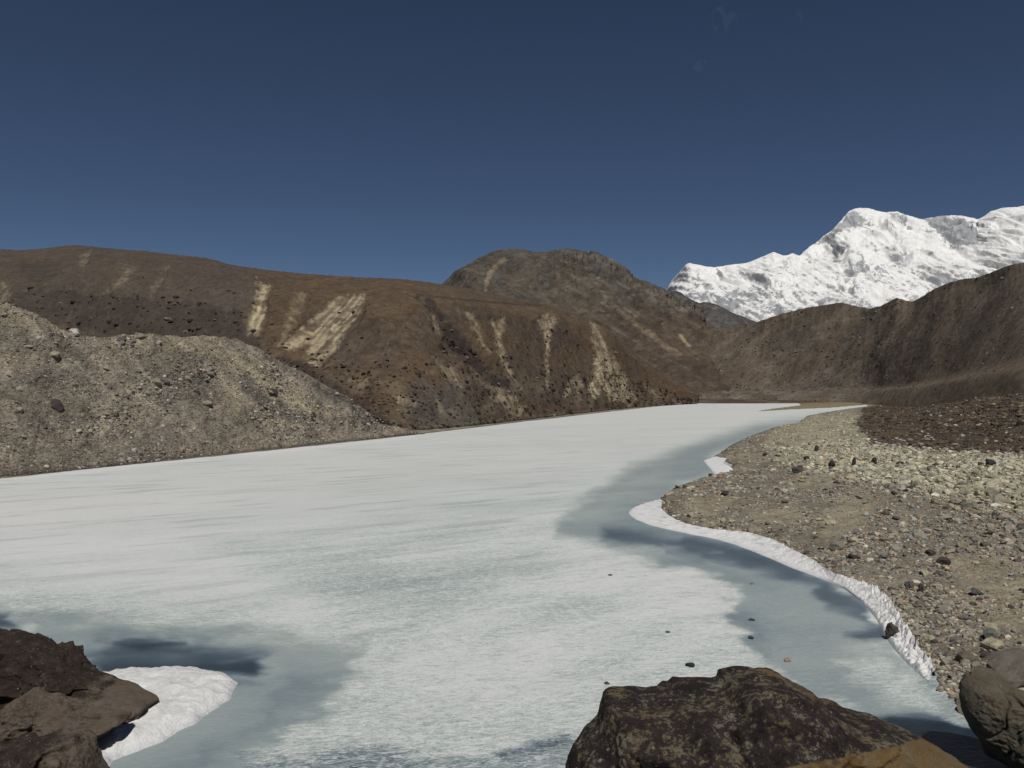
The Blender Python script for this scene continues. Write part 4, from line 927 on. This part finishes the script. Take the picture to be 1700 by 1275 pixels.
def zone_colour(px, py, n, seed_r):
    r = seed_r
    grey = np.array([0.265, 0.232, 0.182]); pale = np.array([0.39, 0.36, 0.265]); dark = np.array([0.108, 0.084, 0.062])
    c = np.repeat(grey[None], n, 0)*r.lognormal(0, 0.33, (n, 1))
    hue = r.normal(0, 0.09, n); c[:, 0] *= 1+hue; c[:, 2] *= 1-hue
    mp = r.random(n) < mask(px, py, PALE, 14)*0.74; c[mp] = pale*r.lognormal(0, 0.25, (mp.sum(), 1))
    mb = r.random(n) < mask(px, py, BROWN, 4); c[mb] = dark*r.lognormal(0, 0.5, (mb.sum(), 1))
    wh = r.random(n) < 0.035; c[wh] = np.array([0.42, 0.39, 0.32])*r.uniform(0.7, 1.2, (wh.sum(), 1))
    pu = r.random(n) < 0.08*(1-mp); c[pu] = np.array([0.072, 0.058, 0.054])*r.uniform(0.7, 1.3, (pu.sum(), 1))
    return np.clip(c, 0.015, 0.6)
def beach_stones():
    r = np.random.default_rng(77)
    n = 200000
    k = r.uniform(0.15, 0.85, n); s = 15996/ (HOR*0+r.uniform(22, 640, n)); Y = s; X = k*Y
    d = sdist(X, Y, LAKE); dens = sstep(fbm(X/5, Y/5, o=4, seed=600)+0.35*sstep(d, 8, 20), -0.4, 0.25)*0.9+0.14
    ok = (d > 0.05) & (Y > 20) & (Y < 480) & (r.random(n) < dens)
    X, Y, d = X[ok], Y[ok], d[ok]; n = len(X); Z = terrain_h(X, Y)
    P = np.stack([X, Y, Z], -1); px, py = proj(P)
    rub = mask(px, py, BROWN, 6)
    size = r.lognormal(0, 0.62, n)*0.046*(Y/30)**0.5*(1+0.9*mask(px, py, PALE, 20)*(Y < 150))*(1+0.6*rub)
    size = np.clip(size, 0.03, 0.5)*(1+0.7*sstep(px, 1450, 1700)*(py > 800)*(r.random(n) < 0.12))
    # sparser on the brown turf
    sm = np.clip(sum(mask(px, py, q_, 8) for q_ in SANDY), 0, 1)
    turf = rub*(1-sstep(d, 34, 48)); keep = r.random(n) > np.maximum(turf*0.80, sm*0.8)
    vis = (px < 1900); keep &= vis
    P, size, px, py, d = P[keep], size[keep], px[keep], py[keep], d[keep]; n = len(P)
    c = zone_colour(px, py, n, r)
    show = size/P[:, 1]*((px > 1080) & (px < 1700) & (py > 640) & (py < 1270))
    # drop those at the foot of larger modelled stones is not needed; order by how large they show
    o = np.argsort(-show); top = o[:165]; rest = o[165:76000]
    G = 'loose stones scattered over the right hand beach'
    pal = [np.array(q) for q in ((0.22, 0.195, 0.155), (0.28, 0.25, 0.195), (0.125, 0.11, 0.097), (0.37, 0.34, 0.235), (0.145, 0.133, 0.12))]
    for i in top:
        q = pal[int(np.argmin([np.abs(c[i]-p_).sum() for p_ in pal]))]
        sz = size[i]; p = P[i]
        put_stone('stone', (p[0], p[1], p[2]+sz*0.22), (sz, sz*r.uniform(0.7, 1), sz*r.uniform(0.65, 1.1)), (r.normal(0, 0.25), r.normal(0, 0.25), r.uniform(0, 6.28)), q,
                  'angular loose stone lying on the stony right hand beach', 'stone', G, 2)
    pos = P[rest].copy(); pos[:, 2] += size[rest]*0.15
    mass('beach_rubble', pos, size[rest], c[rest], 'countless small stones covering the right hand beach and slope', 'rubble', tilt=0.35)
beach_stones()

def moraine_stones():
    r = np.random.default_rng(88)
    P, N, PX, PY = SURF['rubble_moraine']; nr, nc = PX.shape
    n = 26000
    # sample by projected area
    ii = r.integers(6, nr-1, n*2); jj = r.integers(0, nc-1, n*2)
    fi, fj = r.random(n*2), r.random(n*2)
    def bil(A): return (A[ii, jj]*(1-fi)[:, None]*(1-fj)[:, None]+A[ii+1, jj]*fi[:, None]*(1-fj)[:, None]+A[ii, jj+1]*(1-fi)[:, None]*fj[:, None]+A[ii+1, jj+1]*fi[:, None]*fj[:, None])
    Q = bil(P); px, py = proj(Q)
    cell = np.abs(PY[ii+1, jj]-PY[ii, jj]); ok = (r.random(n*2) < np.clip(cell/1.6, 0.05, 1)) & (Q[:, 2] > 0.1) & (px > -250)
    Q, px, py = Q[ok][:n], px[ok][:n], py[ok][:n]; n = len(Q)
    size = np.clip(r.lognormal(0, 0.60, n)*0.085*(Q[:, 1]/110)**0.6, 0.07, 1.1)
    clump = sstep(fbm(Q[:, 0]/9, Q[:, 2]/9, o=3, seed=601), -0.1, 0.4); size *= 0.75+0.6*clump
    grey = np.array([0.225, 0.195, 0.155]); c = grey*r.lognormal(0, 0.38, (n, 1)); hue = r.normal(0, 0.07, n); c[:, 0] *= 1+hue; c[:, 2] *= 1-hue
    m = r.random(n) < 0.15; c[m] = np.array([0.10, 0.09, 0.082]); m = r.random(n) < 0.035; c[m] = np.array([0.40, 0.38, 0.32])
    c = np.clip(c, 0.02, 0.5)
    show = size/Q[:, 1]*((px > 0)); o = np.argsort(-show); top = o[:62]; rest = o[62:]
    pal = [np.array(q) for q in ((0.20, 0.175, 0.14), (0.26, 0.225, 0.18), (0.10, 0.09, 0.084), (0.36, 0.34, 0.29), (0.15, 0.135, 0.12))]
    for i in top:
        q = pal[int(np.argmin([np.abs(c[i]-p_).sum() for p_ in pal]))]; sz = size[i]
        put_stone('stone', tuple(Q[i]+np.array([0, -0.1*sz, 0.2*sz])), (sz, sz*r.uniform(0.7, 1), sz*r.uniform(0.65, 1.1)), (r.normal(0, 0.3), r.normal(0, 0.3), r.uniform(0, 6.28)), q,
                  'loose stone lodged in the grey rubble slope left of the lake', 'stone', 'stones on the left rubble slope', 2)
    mass('moraine_rubble', Q[rest]+np.array([0, 0, 0.05]), size[rest], c[rest], 'countless stones covering the grey slope left of the lake', 'rubble', tilt=0.6)
moraine_stones()

def turf_scrub():
    r = np.random.default_rng(91); n = 30000
    Y = 15996/r.uniform(30, 330, n); X = r.uniform(0.4, 0.9, n)*Y
    d = sdist(X, Y, LAKE); Z = terrain_h(X, Y); P = np.stack([X, Y, Z], -1); px, py = proj(P)
    m = mask(px, py, BROWN, 5, 8, 18, 34); cl = sstep(fbm(X/5, Y/9, o=4, seed=610), -0.15, 0.35)
    ok = (r.random(n) < m*(0.15+0.85*cl)) & (px < 1850) & (d > 5); P, cl = P[ok], cl[ok]; n = len(P)
    size = np.clip(r.lognormal(0, 0.5, n)*0.20*(P[:, 1]/90)**0.6, 0.08, 1.0)
    c = np.array([0.048, 0.037, 0.029])*r.lognormal(0, 0.3, (n, 1)); k = r.random(n) < 0.3; c[k] = np.array([0.092, 0.062, 0.036]); k = r.random(n) < 0.12; c[k] = np.array([0.13, 0.11, 0.075])
    mass('turf_tussocks', P, size, c, 'low brown tussocks and dwarf scrub on the turf above the beach', 'scrub', tilt=0.15, squash=0.8)
turf_scrub()

def ridge_scrub():
    """dark cushions of dwarf shrub dotted over the brown ridge, the big slopes at right get boulders"""
    r = np.random.default_rng(99)
    P, N, PX, PY = SURF['brown_ridge']; nr, nc = PX.shape
    n = 9000; ii = r.integers(4, int(nr*0.80), n); jj = r.integers(0, nc-1, n); Q = P[ii, jj]; px, py = PX[ii, jj], PY[ii, jj]
    low = 1-sstep(ii/nr, 0.1, 0.62); dens = low*0.7+0.04+0.3*mask(px, py, [(590, 640), (800, 640), (860, 700), (690, 720)], 14)+0.5*(sum(mask(px, py, p, 6)*a for p, a in SCREE)*0.4)*low+0.5*sum(mask(px, py, p, 8)*a for p, a in SHRUBBY)
    ok = (r.random(n) < dens) & (px > -60); Q, px, py = Q[ok], px[ok], py[ok]; n = len(Q)
    size = np.clip(r.lognormal(0, 0.4, n)*0.50*(Q[:, 1]/250), 0.22, 2.0)
    c = np.array([0.038, 0.029, 0.023])*r.lognormal(0, 0.25, (n, 1)); m = r.random(n) < 0.14; c[m] = np.array([0.15, 0.135, 0.11])
    mass('dwarf_shrubs', Q, size, c, 'low dark dwarf shrubs dotted over the brown ridge beyond the ice', 'shrubs', tilt=0.2, squash=0.8)
    P, N, PX, PY = SURF['dark_moraine_ridge']; nr, nc = PX.shape
    n = 7000; ii = r.integers(2, nr-2, n); jj = r.integers(0, nc-1, n); Q = P[ii, jj]; px, py = PX[ii, jj], PY[ii, jj]; ok = (px < 1850); Q, px = Q[ok], px[ok]; n = len(Q)
    size = np.clip(r.lognormal(0, 0.5, n)*0.30*(Q[:, 1]/400), 0.2, 2.0); c = np.array([0.062, 0.054, 0.047])*r.lognormal(0, 0.35, (n, 1)); m = r.random(n) < 0.05; c[m] = np.array([0.24, 0.22, 0.19])
    mass('slope_boulders', Q, size, c, 'scattered boulders on the dark ridge below the snow peak', 'rubble', tilt=0.5)
ridge_scrub()

# ---- stones that can be named one by one: (px of centre, py of base, width px, height px, colour, proto, label)
NAMED = [
 (1565, 939, 36, 17, (0.060, 0.047, 0.040), 1, 'flat dark brown stone on the beach above the bend of the snow bank'),
 (1545, 922, 22, 12, (0.075, 0.060, 0.050), 3, 'dark brown stone standing behind the flat dark brown one'),
 (1392, 914, 32, 20, (0.20, 0.18, 0.14), 0, 'grey stone with a pale right face just above the snow bank'),
 (1418, 928, 22, 9, (0.05, 0.042, 0.04), 2, 'small black stone right of the grey pale faced stone'),
 (1598, 909, 26, 14, (0.27, 0.24, 0.15), 4, 'yellowish block at the top of the sandy patch'),
 (1622, 987, 24, 11, (0.085, 0.09, 0.09), 2, 'blue grey stone alone in the middle of the sandy patch'),
 (1528, 984, 16, 18, (0.065, 0.05, 0.042), 1, 'upright dark brown stone at the edge of the snow bank'),
 (1512, 976, 22, 14, (0.115, 0.10, 0.085), 5, 'grey stone left of the upright dark brown one'),
 (1646, 1062, 34, 22, (0.13, 0.135, 0.125), 0, 'greenish grey pyramid shaped stone on the beach'),
 (1670, 1056, 20, 14, (0.24, 0.23, 0.2), 4, 'pale stone touching the greenish pyramid stone'),
 (1606, 1098, 40, 19, (0.135, 0.108, 0.078), 6, 'tan brown oval stone above the leaning boulder'),
 (1640, 1094, 26, 15, (0.075, 0.065, 0.062), 7, 'dark grey stone right of the tan brown oval stone'),
 (1692, 1103, 30, 17, (0.27, 0.25, 0.20), 4, 'cream rounded stone at the right edge of the photo'),
 (1568, 1104, 14, 10, (0.33, 0.31, 0.27), 2, 'small whitish stone beside the end of the snow bank'),
 (1561, 1152, 17, 11, (0.40, 0.36, 0.26), 3, 'cream stone at the waterline below the snow bank'),
 (1578, 1160, 10, 8, (0.33, 0.29, 0.2), 5, 'small cream stone at the waterline right of the larger cream one'),
 (1588, 1172, 10, 9, (0.29, 0.19, 0.15), 1, 'small pinkish stone wedged against the leaning boulder'),
 (1417, 775, 11, 19, (0.045, 0.036, 0.036), 1, 'upright black stone on the pale beach, leftmost below the brown turf'),
 (1452, 771, 15, 14, (0.045, 0.036, 0.036), 3, 'dark block on the pale beach just below the corner of brown turf'),
 (1381, 775, 13, 14, (0.04, 0.034, 0.034), 6, 'dark cube like stone left of the upright black stone'),
 (1340, 764, 14, 9, (0.045, 0.037, 0.035), 0, 'black stone on the upper left of the pale beach'),
 (1326, 786, 26, 14, (0.078, 0.066, 0.056), 0, 'brown pyramid shaped stone in the middle of the beach'),
 (1356, 749, 9, 12, (0.05, 0.04, 0.038), 7, 'small pointed black stone highest on the pale beach'),
 (1270, 757, 9, 8, (0.045, 0.038, 0.035), 5, 'small black stone near the left side of the beach'),
 (1645, 773, 20, 13, (0.042, 0.038, 0.04), 2, 'black stone among the pale stones at right, under the brown turf'),
 (1660, 628, 16, 14, (0.26, 0.25, 0.225), 4, 'large pale grey boulder on top of the dark rubble slope at right'),
 (1640, 626, 9, 10, (0.25, 0.24, 0.22), 1, 'pale boulder left of the largest pale one on the dark rubble'),
 (1586, 649, 10, 9, (0.42, 0.40, 0.36), 3, 'bright white stone on the dark rubble slope'),
 (1621, 629, 6, 7, (0.38, 0.36, 0.32), 2, 'small white stone at the crest of the dark rubble'),
 (1690, 633, 16, 6, (0.25, 0.235, 0.17), 5, 'flat pale yellow slab on the dark rubble at the right edge'),
 (1124, 811, 9, 6, (0.04, 0.035, 0.032), 2, 'dark stone at the water edge on the tip of the gravel point'),
 (1181, 790, 14, 5, (0.05, 0.045, 0.04), 5, 'flat dark stone at the water edge below the notch snow patch'),
]
for (px, py, w, h, colr, k, label) in NAMED:
    p = ground_at_px(px, py); s = p[1]/F*0.86; sx = w*s*0.5
    PV = PR2[k][0]; zz = (PV[:, 2].max()-PV[:, 2].min())
    put_stone('stone', (p[0], p[1]+0.3*sx, p[2]+h*s*0.36), (sx, sx*0.95, h*s*1.15/zz), (0.08, 0.05, random.uniform(-0.4, 0.4)), colr, label, 'stone', None, 2, k)
# block with a black gap behind the leaning boulder
p = ground_at_px(1690, 1146); put_stone('boulder', (p[0]+0.3, p[1]+0.7, p[2]+0.55), (1.25, 0.8, 0.75), (0.1, -0.08, 0.2), (0.12, 0.105, 0.088), 'flat topped grey block behind the leaning boulder at the right edge', 'boulder', None, 3, 1)
# stone wedge melting out of the snow bank
p = at_z(1478, 1046, 0.45); put_stone('stone', tuple(p), (0.34, 0.34, 0.62), (0.25, 0.35, 0.4), (0.075, 0.066, 0.055), 'dark brown stone melting out of the middle of the snow bank', 'stone', None, 3, 2)
# stones frozen on the lake
for (px, py, w, h, colr, k, label) in [
 (1013, 955, 9, 4, (0.045, 0.042, 0.04), 1, 'tiny dark stone alone on the white ice in the middle of the lake'),
 (1145, 1105, 15, 6, (0.045, 0.048, 0.042), 2, 'dark flat stone on the ice above the big boulder'),
 (1307, 1097, 12, 9, (0.40, 0.27, 0.23), 4, 'small pink stone on the grey ice'),
 (1248, 969, 9, 4, (0.28, 0.28, 0.27), 3, 'small pale grey stone on the blue ice nearest the bend of the snow bank'),
 (1247, 1029, 10, 3, (0.06, 0.07, 0.068), 5, 'thin dark stone half sunk in the ice, upper of two in line'),
 (1246, 1059, 14, 5, (0.06, 0.07, 0.065), 0, 'dark stone half sunk in the ice, lower of two in line'),
 (1007, 1134, 10, 4, (0.09, 0.09, 0.08), 6, 'small dark stone on the ice at the left shoulder of the big boulder'),
 (1108, 1049, 9, 3, (0.13, 0.13, 0.12), 6, 'faint grey stone on the white ice between the dark stones')]:
    p = at_z(px, py); s = p[1]/F; put_stone('stone', (p[0], p[1], h*s*0.25), (w*s*0.5, w*s*0.5, h*s*0.9), (0, 0.1, random.uniform(0, 3)), colr, label, 'stone', None, 2, k)
# stones named on the left moraine
for (px, py, w, h, colr, k, label) in [
 (95, 682, 24, 20, (0.062, 0.05, 0.05), 3, 'big purple grey boulder in the lower left of the rubble slope'),
 (125, 557, 22, 13, (0.42, 0.40, 0.35), 0, 'white rock standing on the skyline of the rubble slope'),
 (59, 597, 12, 9, (0.30, 0.27, 0.21), 4, 'pale round stone on the upper left of the rubble slope'),
 (92, 592, 18, 10, (0.27, 0.24, 0.18), 5, 'pale long stone right of the pale round one'),
 (115, 603, 14, 9, (0.28, 0.25, 0.2), 1, 'pale stone with a dark underside below the white skyline rock'),
 (36, 650, 12, 9, (0.27, 0.24, 0.2), 2, 'pale stone near the left edge of the rubble slope'),
 (262, 639, 16, 11, (0.22, 0.19, 0.14), 6, 'tan boulder in the middle of the rubble slope'),
 (279, 641, 9, 9, (0.045, 0.035, 0.045), 7, 'dark purple stone touching the tan boulder'),
 (326, 656, 14, 10, (0.07, 0.06, 0.06), 1, 'dark stone right of centre on the rubble slope'),
 (313, 632, 12, 8, (0.24, 0.21, 0.17), 2, 'pale stone above the dark stone right of centre'),
 (345, 672, 15, 8, (0.24, 0.215, 0.17), 5, 'pale flat stone lowest of the cluster right of centre'),
 (454, 653, 20, 8, (0.05, 0.042, 0.04), 2, 'dark slab lying in the pale gully near the right end of the slope'),
 (49, 577, 14, 5, (0.24, 0.22, 0.18), 5, 'flat pale slab near the top left of the rubble slope'),
 (101, 776, 9, 7, (0.24, 0.22, 0.19), 4, 'pale stone just above the ice at far left')]:
    p, nn = surf_at_px('rubble_moraine', px, py-h*0.3); s = p[1]/F
    PV = PR2[k][0]; zz = (PV[:, 2].max()-PV[:, 2].min())
    put_stone('stone', (p[0], p[1]-0.15, p[2]+h*s*0.1), (w*s*0.52, w*s*0.5, h*s*1.2/zz), (0.1, 0.1, random.uniform(-0.4, 0.4)), colr, label, 'stone', None, 2, k)

# little cairn of white stones on the brown turf
p0 = ground_at_px(1541, 731); s = p0[1]/F
cairn = bpy.data.objects.new('stone_cairn', None); COL.objects.link(cairn); cairn.location = p0
tag(cairn, 'small cairn of white stones stacked on the brown turf at right', 'cairn')
for (dx, dz, w, h) in ((-8, 1.5, 7, 3), (-1, 1.5, 8, 3), (7, 1.8, 8, 3.4), (-5.5, 5, 5, 4), (4, 4.6, 8, 2.4), (0, 7.5, 9, 1.8), (0, 10.5, 6, 2.4)):
    st = link('stone', stone_mesh(2, random.randrange(8), (0.42, 0.40, 0.35)), cairn); st.location = (dx*s, random.uniform(-1, 1)*s, dz*s); st.scale = (w*s*0.55, w*s*0.5, h*s*0.9); st.rotation_euler = (0, 0, random.uniform(0, 3))
# pale stones strewn along the edge of the turf
Gt = 'white stones strewn on the brown turf edge'
for (px, py, w) in ((1488, 729, 8), (1495, 732, 10), (1501, 733, 7), (1482, 731, 6), (1576, 709, 7), (1586, 708, 8), (1571, 708, 5), (1453, 731, 7), (1462, 733, 5), (1533, 731, 5), (1473, 684, 5), (1545, 691, 6), (1676, 711, 5), (1462, 675, 5), (1468, 739, 8), (1476, 741, 7)):
    p = ground_at_px(px, py); s = p[1]/F
    put_stone('stone', (p[0], p[1], p[2]+w*s*0.15), (w*s*0.5, w*s*0.45, w*s*0.4), (0, 0, random.uniform(0, 3)), (0.40, 0.38, 0.32), 'small white stone on the brown turf at the top of the beach', 'stone', Gt, 2)
